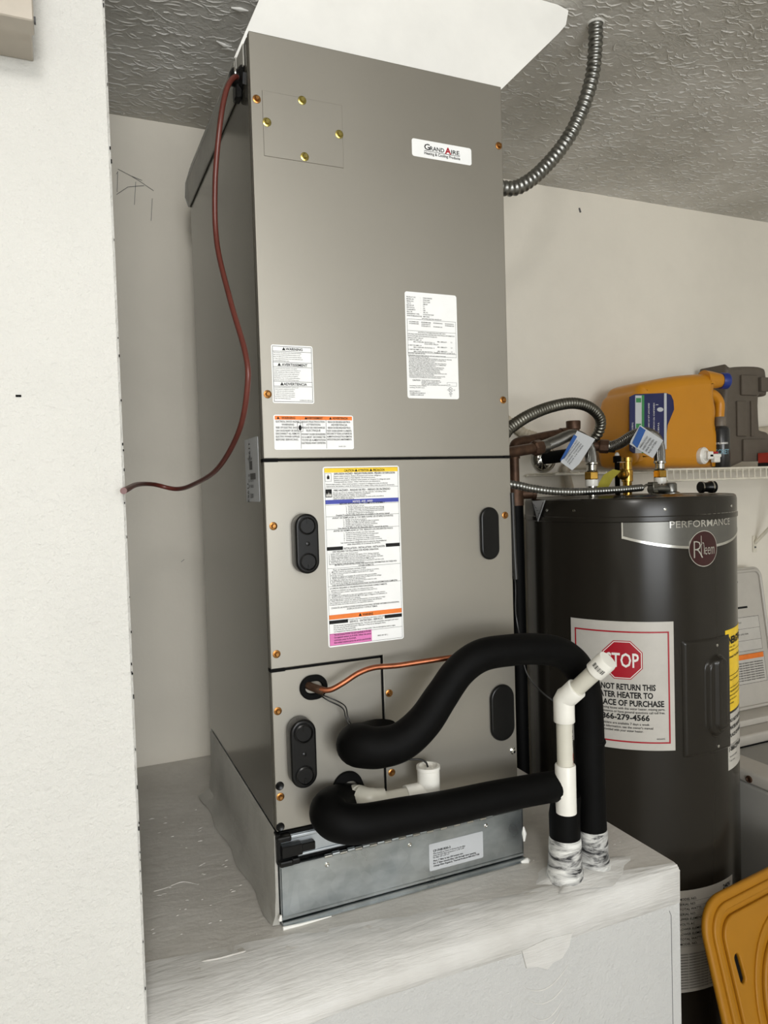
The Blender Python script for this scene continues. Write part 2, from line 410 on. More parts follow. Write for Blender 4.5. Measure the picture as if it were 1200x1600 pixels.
# corner bead seam on the right end of the front face
mb = MB(); a = U(1048, 1420, y=-.1404)
mb.tube([(a.x-.004, -.1411, -.075), (a.x, -.1411, -.085), (a.x, -.1411, -.9)], .0006, 5); mb.obj('corner_seam', 'ink_grey', pl)
# mortar blobs and ridges on the top
mb = MB()
for k in range(60):
    x = random.uniform(-.19, -.02) if k < 42 else random.uniform(.45, .66); y = random.uniform(-.02, .5) if k < 42 else random.uniform(-.08, .02)
    r = random.uniform(.0008, .0022); ang = random.uniform(-.5, .5)
    d = V((math.cos(ang), math.sin(ang), 0))*random.uniform(1, 3)*r
    mb.tube([V((x, y, 0))-d, V((x, y, r*.25)), V((x, y, 0))+d], [r*.3, r*.8, r*.3], 6)
o = mb.obj('plaster_specks', 'plaster_top', pl, 60); o['kind'] = 'stuff'
mb = MB()
mb.tube(spline([U(315, 1502, z=.001), U(340, 1498, z=.001), U(362, 1492, z=.001), U(384, 1486, z=.001)], 6), [.0006]+[.0016]*17+[.0006], 6)
mb.tube(spline([U(240, 1393, z=.0), U(258, 1388, z=.0), U(285, 1378, z=.0), U(310, 1382, z=.0)], 6), .0012, 5)
mb.obj('plaster_ridges', 'plaster_top', pl, 60)
# smeared mastic apron where the two lines go into the platform
mb = MB(); cx, cy = .515, -.09; n = 28
prof = [(1.0, .0003), (.82, .004), (.62, .008), (.4, .012)]
rings = []
for q, h in prof:
    rings.append([V((cx+(.085+.018*math.sin(3*t+1)+.01*math.sin(7*t))*q*math.cos(t)*1.05, cy+(.046+.008*math.sin(4*t))*q*math.sin(t), h)) for t in [2*PI*k/n for k in range(n)]])
mb.ring_tube(rings); tag(mb.obj('mastic_apron', 'plaster_band', pl, 60), 'smeared white mastic around the pipe penetration')

# ------------------------------------------------------------------ air handler
W, H, D = .445, 1.372, .569
ZB, ZM, ZS, XS = .147, .4025, .728, .1865
ah = thing('air_handler', 'tall taupe metal air handler cabinet standing on the platform', 'air handler', (W/2, D/2, ZB))
FT = .014
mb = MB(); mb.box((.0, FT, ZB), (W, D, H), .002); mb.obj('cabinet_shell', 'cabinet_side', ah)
gp = .0018
mb = MB().box((0, 0, ZS+gp), (W, FT-.002, H), .0016, 2); mb.obj('upper_panel', 'cabinet', ah)
# middle panel, L-shaped: reaches down on the right
L = [(0, ZM+gp), (XS+gp, ZM+gp), (XS+gp, ZB+.002), (W, ZB+.002), (W, ZS-gp), (0, ZS-gp)]
mb = MB(); vs, fs = shape([L], FT-.002, .0014, 1); mb.add(vs, fs, lambda a, b, c: (a, (FT-.002)/2-c, b)); mb.obj('middle_panel', 'cabinet', ah)
mb = MB().box((0, 0, ZB+.002), (XS-gp, FT-.002, ZM-gp), .0014, 2); mb.obj('lower_panel', 'cabinet', ah)
for a, b in (((.001, .0025, ZS-gp-.001), (W-.001, FT, ZS+gp+.001)), ((.001, .0012, ZM-gp-.001), (XS, FT, ZM+gp+.001)), ((XS-gp-.001, .0012, ZB), (XS+gp+.001, FT, ZM+.002))): MB().box(a, b).obj('panel_gasket', 'gasket', ah)
for a, b in (((-.0012, -.0012, ZS-.003), (.022, FT, ZS+.0022)), ((W-.012, -.0012, ZS-.001), (W+.0012, FT, ZS+.0016)), ((-.0012, -.0012, ZM-.0026), (.022, FT, ZM+.0024))): MB().box(a, b).obj('gasket_end', 'gasket', ah)
# access plate of the upper panel
a, b = U(409, 141, y=0), U(537, 263, y=0)
ax0, az1, ax1, az0 = a.x, a.z, b.x, b.z
mb = MB().box((ax0, -.0010, az0), (ax1, .003, az1), .0005); ap = mb.obj('access_plate', 'cabinet', ah)
def screw(px, py, mat, parent, r=.0047, y0=0., pos=None):
    p = pos or U(px, py, y=y0); mb = MB()
    mb.lathe((p.x, y0+.0005, p.z), (0, -1, 0), [(r*1.35, 0), (r*1.35, .0014), (r*.95, .0020)], 16)
    mb.lathe((p.x, y0-.0014, p.z), (0, -1, 0), [(r*.85, 0), (r*.85, .0036), (r*.62, .0046)], 6)
    return mb.obj('screw', mat, parent)
for x, y in ((472, 157), (417, 191), (530, 210), (476, 245)): screw(x, y, 'screw_y', ap, .0050, -.001)
for x, y in ((401, 155), (779, 228), (418, 616), (786, 625), (427, 822), (789, 805), (432, 1022), (434, 1111), (438, 1245), (608, 1083), (612, 1207)):
    screw(x, y, 'screw', ah)
tag(screw(801, 1173, 'silver_screw', ah, .0045), 'bare silver screw near the lower right corner')
for x, y in ((437, 1228), (438, 1292)):
    p = U(x, y, y=0); mb = MB(); mb.lathe((p.x, .001, p.z), (0, -1, 0), [(.0068, 0), (.0068, .0018), (.0055, .003), (.002, .0018)], 18); mb.obj('hole_plug', 'black', ah, 40)
# black plastic handles
def handle(p0, p1, depth, name='handle', knobs=True):
    a, b = U(*p0, y=0), U(*p1, y=0); cx, cz = (a.x+b.x)/2, (a.z+b.z)/2; w_, h_ = abs(b.x-a.x), abs(a.z-b.z)
    F = lambda u, v, d: (cx+u, -depth/2-d, cz+v)
    vs, fs = shape([stadium(w_, h_)], depth, .0035, 3); o = MB().add(vs, fs, F).obj(name, 'black', ah, 35)
    if knobs:
        for sgn in (1, -1):
            mb = MB(); c = V((cx, -depth+.001, cz+sgn*(h_/2-w_/2)))
            mb.lathe(c, (0, -1, 0), [(w_*.36, 0), (w_*.36, .004), (w_*.31, .0052), (w_*.29, .0030), (0, .0030)], 26)
            mb.box((c.x-.0012, c.y-.0046, c.z+sgn*.004), (c.x+.0012, c.y-.003, c.z+sgn*.012))
            mb.obj('handle_cap', 'black', o, 35)
        mb = MB(); mb.lathe((cx, -depth+.0005, cz), (0, -1, 0), [(.0035, 0), (.0035, .002), (.001, .0028)], 10); mb.obj('handle_pin', 'black', o, 35)
    return o
handle((454, 803), (493, 893), .024); handle((446, 1121), (489, 1219), .026)
handle((748, 793), (779, 873), .006, 'handle', False); handle((764, 1072), (803, 1153), .005, 'handle', False)
# grommets
def grommet(p0, p1, tilt, parent=ah):
    a, b = U(*p0, y=0), U(*p1, y=0); cx, cz = (a.x+b.x)/2, (a.z+b.z)/2; w_, h_ = b.x-a.x, a.z-b.z
    ct, s_ = math.cos(tilt), math.sin(tilt)
    vs, fs = shape([stadium(w_, h_), [(x*.62+0, y*.5) for x, y in stadium(w_, h_)][::-1]], .007, .002, 2)
    MB().add(vs, fs, lambda u, v, d: (cx+u*ct-v*s_, -.003-d, cz+u*s_+v*ct)).obj('grommet', 'gasket', parent, 40)
    return V((cx, 0, cz))
gr = grommet((467, 1057), (511, 1089), .0)
grommet((521, 1208), (569, 1262), .35)

# ---- labels on the front
LY = -.0004
def label_sheet(name, tl, br, mat, parent, r=.003, lab=None, y=0.):
    a, b = U(*tl, y=y), U(*br, y=y); W_, H_ = b.x-a.x, a.z-b.z
    F = lambda u, v, d=0.: (a.x+u, y-.0004-d, a.z-H_+v)
    mb = MB(); mb.prism(rrect(0, 0, W_, H_, r), -.0003, .0, F); o = mb.obj(name, mat, parent)
    if lab: o['label'] = lab
    return o, F, W_, H_
def rect(mb, F, x0, y0, x1, y1, d=.0003): mb.add([(x0, y0, d), (x1, y0, d), (x1, y1, d), (x0, y1, d)], [[0, 1, 2, 3]], F)
def frame(mb, F, x0, y0, x1, y1, t, d=.0003):
    rect(mb, F, x0, y0, x1, y0+t, d); rect(mb, F, x0, y1-t, x1, y1, d); rect(mb, F, x0, y0, x0+t, y1, d); rect(mb, F, x1-t, y0, x1, y1, d)
def tri(mb, F, x, y, h, d=.0006): mb.add([(x-h*.55, y, d), (x+h*.55, y, d), (x, y+h, d)], [[0, 1, 2]], F)
# 1 brand plate
o, F, w_, h_ = label_sheet('brand_label', (643, 216), (736, 258), 'paper', ah, .004, 'white GrandAire brand label'); 
a, b = U(643, 216, y=0), U(643, 244, y=0); c_, d_ = U(736, 232, y=0), U(736, 258, y=0)
o_me = o; bpy.data.objects.remove(o)
W_ = c_.x-a.x; zt = (a.z+c_.z)/2; zb = (b.z+d_.z)/2; H_ = zt-zb
F = lambda u, v, d=0.: (a.x+u, -.0004-d, zb+v)
br = MB().prism(rrect(0, 0, W_, H_, .004), -.0003, .0, F).obj('brand_label', 'paper', ah); br['label'] = 'white GrandAire brand label'
mb = MB(); u0 = .2*W_; span = .6*W_; hh = H_*.30
text(mb, 'G', F, u0, H_*.47, hh*1.15, bold=.012, width=.075*W_*1.25)
text(mb, 'RAND', F, u0+.098*W_, H_*.47, hh*.82, bold=.01, width=.235*W_)
text(mb, 'IRE', F, u0+.45*W_, H_*.47, hh*.82, bold=.01, width=.14*W_); text(mb, '.', F, u0+.60*W_, H_*.47, hh*.6)
rect(mb, F, u0, H_*.395, u0+.6*W_, H_*.42)
text(mb, 'Heating & Cooling Products', F, u0, H_*.2, hh*.55, bold=.012, width=.6*W_)
mb.obj('lettering', 'ink', br)
mb = MB(); text(mb, 'A', F, u0+.345*W_, H_*.44, hh*1.2, bold=.03, width=.105*W_); mb.obj('red_letter', 'red', br)
# 2 proposition warning label
wlb, F, w_, h_ = label_sheet('warning_label', (423, 538), (491, 631), 'paper', ah, .003, 'small white three-language warning label')
mb = MB(); frame(mb, F, w_*.03, h_*.025, w_*.97, h_*.975, .0006)
for v in (.885, .70, .62, .37, .29): rect(mb, F, w_*.03, h_*v, w_*.97, h_*v+.0005)
def heading(s, v, cw=.5): 
    text(mb, s, F, w_*.55, h_*v, h_*.045, align='c', bold=.02); tri(mb, F, w_*(.55-cw/2-.07), h_*v-.0002, h_*.055)
heading('WARNING', .91, .36); heading('AVERTISSEMENT', .64, .6); heading('ADVERTENCIA', .31, .5)
def lines(mb, F, arr, x, y, step, h, maxw, bold=0.004, align='l'):
    for k, s in enumerate(arr):
        if s: text(mb, s, F, x, y-k*step, h, maxw=maxw, bold=bold, align=align)
lines(mb, F, ['This product can expose you to chemicals including', 'lead and lead compounds which are known to the', 'State of California to cause cancer and birth defects', 'or other reproductive harm. For more information go', 'to www.P65Warnings.ca.gov'], w_*.05, h_*.855, h_*.034, h_*.017, w_*.9)
lines(mb, F, ['Ce produit peut vous exposer a des agents', 'chimiques y compris le plomb et les composes de', 'plomb, identifies par l\'Etat de Californie comme', 'pouvant causer le cancer et des malformations', 'congenitales ou autres troubles de l\'appareil', 'reproducteur. Pour de plus amples informations,', 'priere de consulter www.P65Warnings.ca.gov'], w_*.05, h_*.59, h_*.033, h_*.017, w_*.9)
lines(mb, F, ['Este producto puede exponerle a quimicos que', 'incluyen plomo y compuestos de plomo,', 'los cuales son conocidos en el Estado', 'de California como causantes de cancer', 'y defectos de nacimiento u otros danos', 'reproductivos. Para mayor informacion,', 'visite www.P65Warnings.ca.gov'], w_*.05, h_*.265, h_*.032, h_*.016, w_*.68)
text(mb, '341826-201 REV.02', F, w_*.94, h_*.045, h_*.02, align='r')
mb.obj('lettering', 'ink', wlb)
# 3 orange-topped electrical shock label
sl, F, w_, h_ = label_sheet('shock_hazard_label', (427, 648), (553, 702), 'paper', ah, .003, 'wide white label with an orange warning strip')
mb = MB(); rect(mb, F, w_*.015, h_*.86, w_*.985, h_*.97); mb.obj('orange_strip', 'orange', sl)
mb = MB()
for k, s in enumerate(('WARNING', 'AVERTISSEMENT', 'ADVERTENCIA')):
    text(mb, s, F, w_*(.18+.325*k), h_*.885, h_*.06, align='c', bold=.02, maxw=w_*.2); tri(mb, F, w_*(.055+.31*k+(.03 if k else 0)), h_*.88, h_*.075)
for x in (.325, .645): rect(mb, F, w_*x, h_*.03, w_*x+.0005, h_*.86)
for xx, al, arr in ((.17, 'c', ['ELECTRICAL SHOCK HAZARD', 'WARNING', 'RISK OF ELECTRIC SHOCK']), (.485, 'c', ['RISQUE D\'ELECTROCUTION', 'ATTENTION', 'RISQUE DE DECHARGE', 'ELECTRIQUE']), (.815, 'c', ['RIESGO DE DESCARGA ELECTRICA', 'ADVERTENCIA', 'RIESGO DE DESCARGA ELECTRICA'])):
    lines(mb, F, arr, w_*xx, h_*.78, h_*.085, h_*.055, w_*.29, .012, al)
lines(mb, F, ['CAN CAUSE INJURY OR DEATH.', 'DISCONNECT ALL REMOTE', 'ELECTRIC POWER SUPPLIES', 'BEFORE SERVICING.'], w_*.02, h_*.52, h_*.085, h_*.055, w_*.29, .012)
lines(mb, F, ['POUVANT CAUSER DES BLESSURES', 'OU LA MORT. DECONNECTER', 'TOUTES LES ALIMENTATIONS', 'ELECTRIQUES AVANT L\'ENTRETIEN.'], w_*.335, h_*.42, h_*.085, h_*.055, w_*.30, .012)
lines(mb, F, ['PUEDE CAUSAR LESIONES O LA MUERTE.', 'DESCONECTE TODAS LAS FUENTES DE', 'ALIMENTACION ELECTRICA REMOTAS', 'ANTES DE REALIZAR EL MANTENIMIENTO.'], w_*.655, h_*.52, h_*.085, h_*.055, w_*.32, .012)
frame(mb, F, w_*.285, h_*.52, w_*.355, h_*.78, .0005); mb.prism([(w_*(.32+.018*math.cos(t)), h_*(.63+.08*math.sin(t))) for t in [k*PI/5 for k in range(10)]], .0003, .0006, F)
text(mb, '341811-201', F, w_*.80, h_*.07, h_*.035); mb.obj('lettering', 'ink', sl)
# 4 rating plate
rp, F, w_, h_ = label_sheet('rating_label', (632, 455), (717, 624), 'paper', ah, .004, 'tall white rating label with tabular small print')
mb = MB()
rows = [('PRODUCT NO.', ':', 'WAHL184A00A'), ('MODEL NO.', ':', 'WAHL184A'), ('SERIAL NO.', ':', 'A241712345'), ('VOLTS', ':', '208/230'), ('MOTOR HP', ':', '1/3'), ('MOTOR FLA', ':', '2.8'), ('PHASE/HERTZ', ':', '1/60'), ('MAX. PSI', ':', '    450  PSI'), ('REFRIGERANT TYPE', '', 'R-410A FACTORY'), ('DATE OF MANUFACTURE', '', '   MAY 2024')]
for k, r in enumerate(rows):
    v = h_*(.945-.0195*k)
    for s, x in zip(r, (.03, .29, .34)):
        if s: text(mb, s, F, w_*x, v, h_*.0105, bold=.008, maxw=w_*.28)
frame(mb, F, w_*.03, h_*.40, w_*.97, h_*.745, .0004)
for v in (.635, .43): rect(mb, F, w_*.03, h_*v, w_*.97, h_*v+.0004)
text(mb, 'OPTIONAL ELECTRIC HEATER KIT', F, w_*.5, h_*.75, h_*.010, align='c', bold=.006)
for k, c in enumerate((['KFCEH0401N03', 'KFCEH0501N05'], ['KFCEH0801N08', 'KFCEH1601315', 'KFCEH1601L15'], ['KFCEH0901N10', '', 'KFCEH2001318'], ['KFCEH3001F15', 'KFCEH2401C20'])):
    lines(mb, F, c, w_*(.07+.23*k), h_*.715, h_*.0175, h_*.0105, w_*.2, .006)
lines(mb, F, ['ELECTRICAL INFORMATION FOR UNIT ONLY'], w_*.5, h_*.618, .01, h_*.0105, w_*.8, .006, 'c')
lines(mb, F, ['FOR FIELD INSTALLED ELECTRIC HEATERS APPLY ELECTRICAL INFORMATION', 'PLATE SUPPLIED WITH HEATER IN THIS BLOCK', '                            SINGLE SUPPLY CIRCUIT'], w_*.04, h_*.600, h_*.0185, h_*.0105, w_*.9, .006)
for k, v in enumerate((.545, .494, .455)):
    text(mb, '(1) MOTOR AMPS  2.8', F, w_*.04, h_*v, h_*.0105, bold=.006); text(mb, 'MAX. OVERCURR. PROTECTION  15', F, w_*.14, h_*(v-.018), h_*.0105, bold=.006, maxw=w_*.4)
    text(mb, 'MIN. AMPACITY', F, w_*.60, h_*(v-.006), h_*.0105, bold=.006); text(mb, '3.5', F, w_*.86, h_*(v-.006), h_*.0105, bold=.006)
text(mb, 'DUAL SUPPLY CIRCUIT', F, w_*.35, h_*.512, h_*.0105, bold=.006)
text(mb, 'ELECTRIC HEATER KIT NO.', F, w_*.04, h_*.418, h_*.0105, bold=.006); text(mb, 'NOMINAL CAPACITY AT 240 VOLTS', F, w_*.54, h_*.434, h_*.0105, bold=.006, maxw=w_*.4)
para = ['FOR INSTALLATION SUPPLY CIRCUIT, SEE UNIT WIRING DIAGRAM.', 'MOTOR IS THERMALLY PROTECTED.', 'SUITABLE FOR USE WITH SYSTEMS NOT EXCEEDING 120 VOLTS TO GROUND.', 'THIS UNIT IS SHIPPED FROM FACTORY WITH 240 V CONNECTION.', 'SEE INSTRUCTIONS FOR CHANGING TO 208 V.', 'FOR USE WITH COPPER SUPPLY WIRES ONLY, NOT LESS THAN 75 C.', 'THIS UNIT IS DESIGNED FOR ZERO CLEARANCE TO COMBUSTIBLE', 'MATERIAL FROM CABINET, PLENUM AND DUCT.', 'TO OPTIMISE AND FOR INDOOR USE ONLY. ACCEPTABLE FOR', 'MANUFACTURED HOME AND MOBILE HOME INSTALLATION.', 'ALL PANELS MUST BE IN PLACE PRIOR TO OPERATION.', 'DISCONNECT ALL POWER SUPPLIES BEFORE SERVICING.', 'VERIFY THE INDOOR UNIT COIL WITH MATCHED OUTDOOR UNIT.', 'CHECK THE METERING DEVICE PISTON SIZE.', 'FOR FIELD CHARGING SEE THE OUTDOOR UNIT RATING PLATE.', 'THIS PRODUCT IS COVERED BY ONE OR MORE PATENTS.']
lines(mb, F, para, w_*.04, h_*.40, h_*.0138, h_*.0095, w_*.9, .004)
text(mb, 'CAUTION', F, w_*.10, h_*.165, h_*.013, bold=.02)
lines(mb, F, ['WHEN TESTING THE HEATER KIT', 'ADHERE TO ALL CODES. SHUT OFF', 'POWER AT MAIN DISCONNECT', 'THE UNIT MAY HAVE MORE THAN ONE SUPPLY'], w_*.27, h_*.168, h_*.014, h_*.0095, w_*.5, .004)
lines(mb, F, ['International Comfort Products', 'Lewisburg, TN 37091 U.S.A.', '', 'MADE IN MEXICO', 'ENSAMBLADO EN MEXICO', 'ASSEMBLE AU MEXIQUE'], w_*.04, h_*.115, h_*.0175, h_*.010, w_*.36, .004)
frame(mb, F, w_*.77, h_*.125, w_*.96, h_*.16, .0003); text(mb, '1/96', F, w_*.79, h_*.132, h_*.010)
mb.prism([(w_*.835+h_*.023*math.cos(t), h_*.09+h_*.023*math.sin(t)) for t in [k*PI/8 for k in range(16)]]+[(w_*.835+h_*.018*math.cos(t), h_*.09+h_*.018*math.sin(t)) for t in [-k*PI/8 for k in range(1)]], .0002, .0003, F)
lines(mb, F, ['LISTED', '95CS', 'UL'], w_*.835, h_*.05, h_*.013, h_*.009, w_*.12, .006, 'c')
text(mb, 'C', F, w_*.765, h_*.082, h_*.012); text(mb, 'US', F, w_*.89, h_*.082, h_*.012)
mb.obj('lettering', 'ink', rp)
mb = MB(); mb.prism([(w_*.835+h_*.019*math.cos(t), h_*.09+h_*.019*math.sin(t)) for t in [k*PI/8 for k in range(16)]], .0003, .0005, F); k = mb.obj('mark_disc', 'paper', rp)
mb = MB(); text(mb, 'UL', F, w_*.835, h_*.083, h_*.016, align='c', bold=.02, depth=.0008); mb.obj('mark_letters', 'ink', rp)
# 5 large caution label
a, b, c_, d_ = U(505, 729, y=0), U(624, 728, y=0), U(512, 1011, y=0), U(630, 999, y=0)
zt, zb = (a.z+b.z)/2, (c_.z+d_.z)/2; x0, x1 = (a.x+c_.x)/2, (b.x+d_.x)/2; w_, h_ = x1-x0, zt-zb
F = lambda u, v, d=0.: (x0+u, -.0004-d, zb+v)
cl = MB().prism(rrect(0, 0, w_, h_, .004), -.0003, .0, F).obj('caution_label', 'paper', ah); cl['label'] = 'large white caution label with coloured strips'
py = lambda p: h_*(1-(p-729)/279.)
def strip(name, mat, p0, p1, xa=.02, xb=.98):
    mb = MB(); rect(mb, F, w_*xa, py(p1), w_*xb, py(p0)); mb.obj(name, mat, cl)
strip('yellow_strip', 'yellow', 731, 738); strip('blue_strip', 'blue', 780, 786.5); strip('orange_strip', 'orange', 958, 965); strip('pink_block', 'pink', 987, 1005.5, .02, .565)
mb = MB(); rect(mb, F, w_*.02, py(858), w_*.225, py(852.5)); rect(mb, F, w_*.79, py(858), w_*.98, py(852.5)); rect(mb, F, w_*.02, py(972), w_*.26, py(966.5)); rect(mb, F, w_*.745, py(972), w_*.98, py(966.5))
frame(mb, F, w_*.018, h_*.008, w_*.982, h_*.992, .0004)
for p in (762, 788, 806, 826, 886, 914, 988): rect(mb, F, w_*.02, py(p), w_*.98, py(p)+.0004)
frame(mb, F, w_*.025, py(751.5), w_*.105, py(739), .0004)
flame = [(-.5, 0), (-.6, .35), (-.35, .75), (-.2, .5), (0, 1.), (.25, .55), (.4, .8), (.6, .3), (.5, 0)]
mb.prism([(w_*(.065+.028*x), py(748)+h_*.028*y) for x, y in flame], .0003, .0005, F)
rect(mb, F, w_*.025, py(776), w_*.105, py(763.5)); 
text(mb, 'CAUTION', F, w_*.27, py(737), h_*.013, bold=.02, maxw=w_*.13); tri(mb, F, w_*.425, py(737), h_*.016); text(mb, 'ATTENTION', F, w_*.45, py(737), h_*.013, bold=.02, maxw=w_*.14); tri(mb, F, w_*.62, py(737), h_*.016); text(mb, 'PRECAUCION', F, w_*.65, py(737), h_*.013, bold=.02, maxw=w_*.15)
def tl(s, p, x=.5, al='c', h=.0095, b=.006, mw=.86, col=None): text(mb, s, F, w_*x, py(p), h_*h, align=al, bold=b, maxw=w_*mw)
tl('EXPLOSION HAZARD - RISQUE D\'EXPLOSION - PELIGRO DE EXPLOSION', 741.5, .54, h=.011, b=.016, mw=.8)
for k, s in enumerate(['System under pressure. Relieve all pressure and recover refrigerant', 'before system repair or final disposal. Use all service ports.', 'Systeme sous pression. Relacher toute pression et recuperer le refrigerant avant', 'd\'entreprendre les travaux. Utiliser tous les ports de maintenance.']): tl(s, 744.7+3.0*k, .135, 'l', .0075, .006, .83)
for k, s in enumerate(['Sistema bajo presion. Libere toda la presion y recupere el refrigerante antes de efectuar', 'reparaciones del sistema o antes de deshacerse de la unidad. Utilice todos los puertos de servicio.']): tl(s, 757+3.1*k, .035, 'l', .0075, .006, .93)
tl('FIRE HAZARD - RISQUE DE FEU - RIESGO DE INCENDIO', 767, .5, h=.011, b=.014, mw=.74)
for k, s in enumerate(['Do not use torch to remove components. Oil may catch fire. Use tubing cutter.', 'Ne pas utiliser une torche pour retirer les composants.', 'L\'huile peut prendre feu. Utiliser un coupe-tube.', 'No use la soplete para quitar los componentes. El aceite puede encenderse.', 'Utilice el cortador de tuberias.']): tl(s, 770+2.4*k, .12, 'l', .0072, .005, .80)
tl('BEFORE REPLACING THE COMPLETE ASSEMBLY:', 787.8, .5, h=.010, b=.012, mw=.6)
for k, s in enumerate(['1.  Verify wiring is correct', '2.  Check connections for faulty parts and loose fittings', '3.  Confirm TXV bulb is properly attached and insulated', '4.  Verify system is free of contamination and moisture', '5.  Recharge refrigerant to specification']): tl(s, 791.5+2.7*k, .28, 'l', .0075, .004, .5)
tl('Detailed Troubleshooting Instructions are available in the service manual', 805.2, .5, h=.0085, b=.012, mw=.7)
tl('AVANT DE REMPLACER LE TXV BIEN SUIVRE LES ETAPES SUIVANTES', 809.5, .5, h=.0095, b=.010, mw=.8)
for k, s in enumerate(['1.  Verifier si le circuit est propre', '2.  Verifier la charge de refrigerant dans le systeme', '3.  Verifier si le bulbe est bien attache et isole', '4.  Verifier que le systeme ne soit pas contamine', '5.  Recharger le refrigerant selon la plaque']): tl(s, 812.5+2.6*k, .24, 'l', .0075, .004, .56)
tl('Une charte de detection est disponible dans le manuel de service.', 825.5, .5, h=.0085, b=.01, mw=.66)
tl('ANTES DE REEMPLAZAR LA TXV, REALICE LOS SIGUIENTES PASOS', 829.5, .5, h=.0095, b=.010, mw=.78)
for k, s in enumerate(['1.  Verifique que el bulbo este bien colocado', '2.  Revise el sobrecalentamiento en el evaporador', '3.  Confirme que el bulbo este fijo y aislado', '4.  Verifique que el sistema no tenga contaminantes', '5.  Recargue el refrigerante hasta los niveles correctos']): tl(s, 833+2.9*k, .24, 'l', .0075, .004, .6)
tl('Las instrucciones detalladas para la solucion de problemas', 848.3, .5, h=.0085, b=.01, mw=.6); tl('estan disponibles en el manual de servicio.', 851.2, .5, h=.0085, b=.008, mw=.5)
tl('INSTALLATION - INSTALLATION - INSTALACION', 857.6, .505, h=.011, b=.012, mw=.54)
tl('UNIT REQUIRES THE FOLLOWING FOR PROPER OPERATION:', 861.5, .09, 'l', .0098, .012, .6)
blk = ['1.  LEVEL UNIT side to side, front to back.', '2.  Drain and auxiliary drain provided, seal tightly. P.V.C. fittings required.', '3.  TRAP condensate drain as close to unit as possible, min 1 1/2 inch deep.', '4.  SELECT MOTOR SPEED. See unit wiring label for speed selection. See table', '     for proper air flow and static pressure and required CFM per ton.', '5.  ELECTRICAL: connect power wires and ground in accordance with the code.', '     See wiring diagram inside the blower compartment.']
for k, s in enumerate(blk): tl(s, 864.7+2.55*k, .04, 'l', .0073, .004, .88)
tl('SEE INSTALLATION INSTRUCTIONS FOR ADDITIONAL INFORMATION ON THESE AND', 882.2, .52, h=.0085, b=.01, mw=.82); tl('OTHER SUBJECTS.', 885.3, .52, h=.0085, b=.01, mw=.3)
tl('Pour un fonctionnement correct, il faut:', 889.5, .09, 'l', .0088, .01, .5)
blk = ['1.  METTRE L\'UNITE de niveau, de gauche a droite et d\'avant en arriere.', '2.  Sceller le drain principal et auxiliaire; tuyaux en P.V.C. requis.', '     Serrez les raccords.', '3.  Installer un siphon sur le tuyau de condensat le plus pres possible.', '4.  SELECTIONNER LA VITESSE du moteur selon le diagramme de cablage', '     et le debit d\'air requis par tonne de refroidissement.', '5.  ELECTRIQUE: brancher les fils et la mise a la terre selon le code.', '     Voir le schema de cablage dans le compartiment.']
for k, s in enumerate(blk): tl(s, 892.5+2.55*k, .045, 'l', .0073, .004, .84)
tl('VOIR LES INSTRUCTIONS D\'INSTALLATION POUR TOUTES LES INFORMATIONS COMPLETES', 913.4, .5, h=.0085, b=.01, mw=.86)
tl('LA UNIDAD REQUIERE LO SIGUIENTE PARA FUNCIONAR CORRECTAMENTE:', 918, .04, 'l', .0088, .01, .75)
blk = ['1.  NIVELE LA UNIDAD de lado a lado y de adelante hacia atras.', '2.  Drenaje principal y auxiliar. Selle bien; se requieren tubos de P.V.C.', '     por ambos lados.', '3.  TRAMPA de condensado lo mas cerca posible de la unidad, 1 1/2 pulg. minimo.', '4.  SELECCIONE LA VELOCIDAD DEL MOTOR segun el diagrama de cableado y la', '     tabla de flujo de aire requerido por tonelada.', '5.  ELECTRICIDAD: conecte los cables de alimentacion y la tierra segun el codigo.', '     Vea el diagrama de cableado en el interior del compartimiento del ventilador.', '     Proteja los cables de bordes metalicos y de superficies calientes.']
for k, s in enumerate(blk): tl(s, 921.5+2.7*k, .03, 'l', .0073, .004, .92)
tl('CONSULTE LAS INSTRUCCIONES DE INSTALACION PARA OBTENER INFORMACION ADICIONAL', 948.5, .5, h=.0085, b=.01, mw=.9); tl('ACERCA DE ESTOS Y OTROS TEMAS', 951.8, .45, h=.0085, b=.01, mw=.4)
tl('WARNING', 964, .52, h=.015, b=.02, mw=.14); tri(mb, F, w_*.42, py(964), h_*.018)
tl('This product may contain chemicals known to the State of California to cause cancer, or birth defects, or other reproductive harm.', 968.3, .5, h=.0075, b=.004, mw=.95)
tl('SERVICE - ENTRETIEN - SERVICIO', 972.6, .5, h=.0115, b=.01, mw=.44)
for k, s in enumerate(['Fill any access opening before leaving site. Test the coil with compatible detergent and water.', 'Do not use any harsh detergent. Nettoyer a l\'eau et un detergent doux.', 'Pour tests de l\'eau seulement.', 'Les limpiadores fuertes pueden danar el evaporador. Use un detergente suave y agua.']): tl(s, 976+3.1*k, .075, 'l', .0078, .008, .86)
for k, s in enumerate(['This unit contains R-410A. Use parts specifically for R-410A.', 'Cet appareil contient du R-410A. Utiliser des pieces', 'concues pour le R-410A.', 'Esta unidad contiene partes de servicio para R-410A.']): tl(s, 990.5+4*k, .075, 'l', .0095, .014, .48)
tl('340021-201 REV. J', 999, .64, 'l', .0075, .004, .14)
mb.obj('lettering', 'ink', cl)
mb = MB(); text(mb, 'NOTICE - AVIS - AVISO', F, w_*.5, py(785), h_*.011, align='c', bold=.012, maxw=w_*.26); 
for x in (.042, .065, .088): mb.prism([(w_*(x+.014*a_), py(775)+h_*.022*b_*(1.2 if x == .065 else .9)) for a_, b_ in flame], .0004, .0006, F)
mb.obj('white_lettering', 'ink_white', cl)
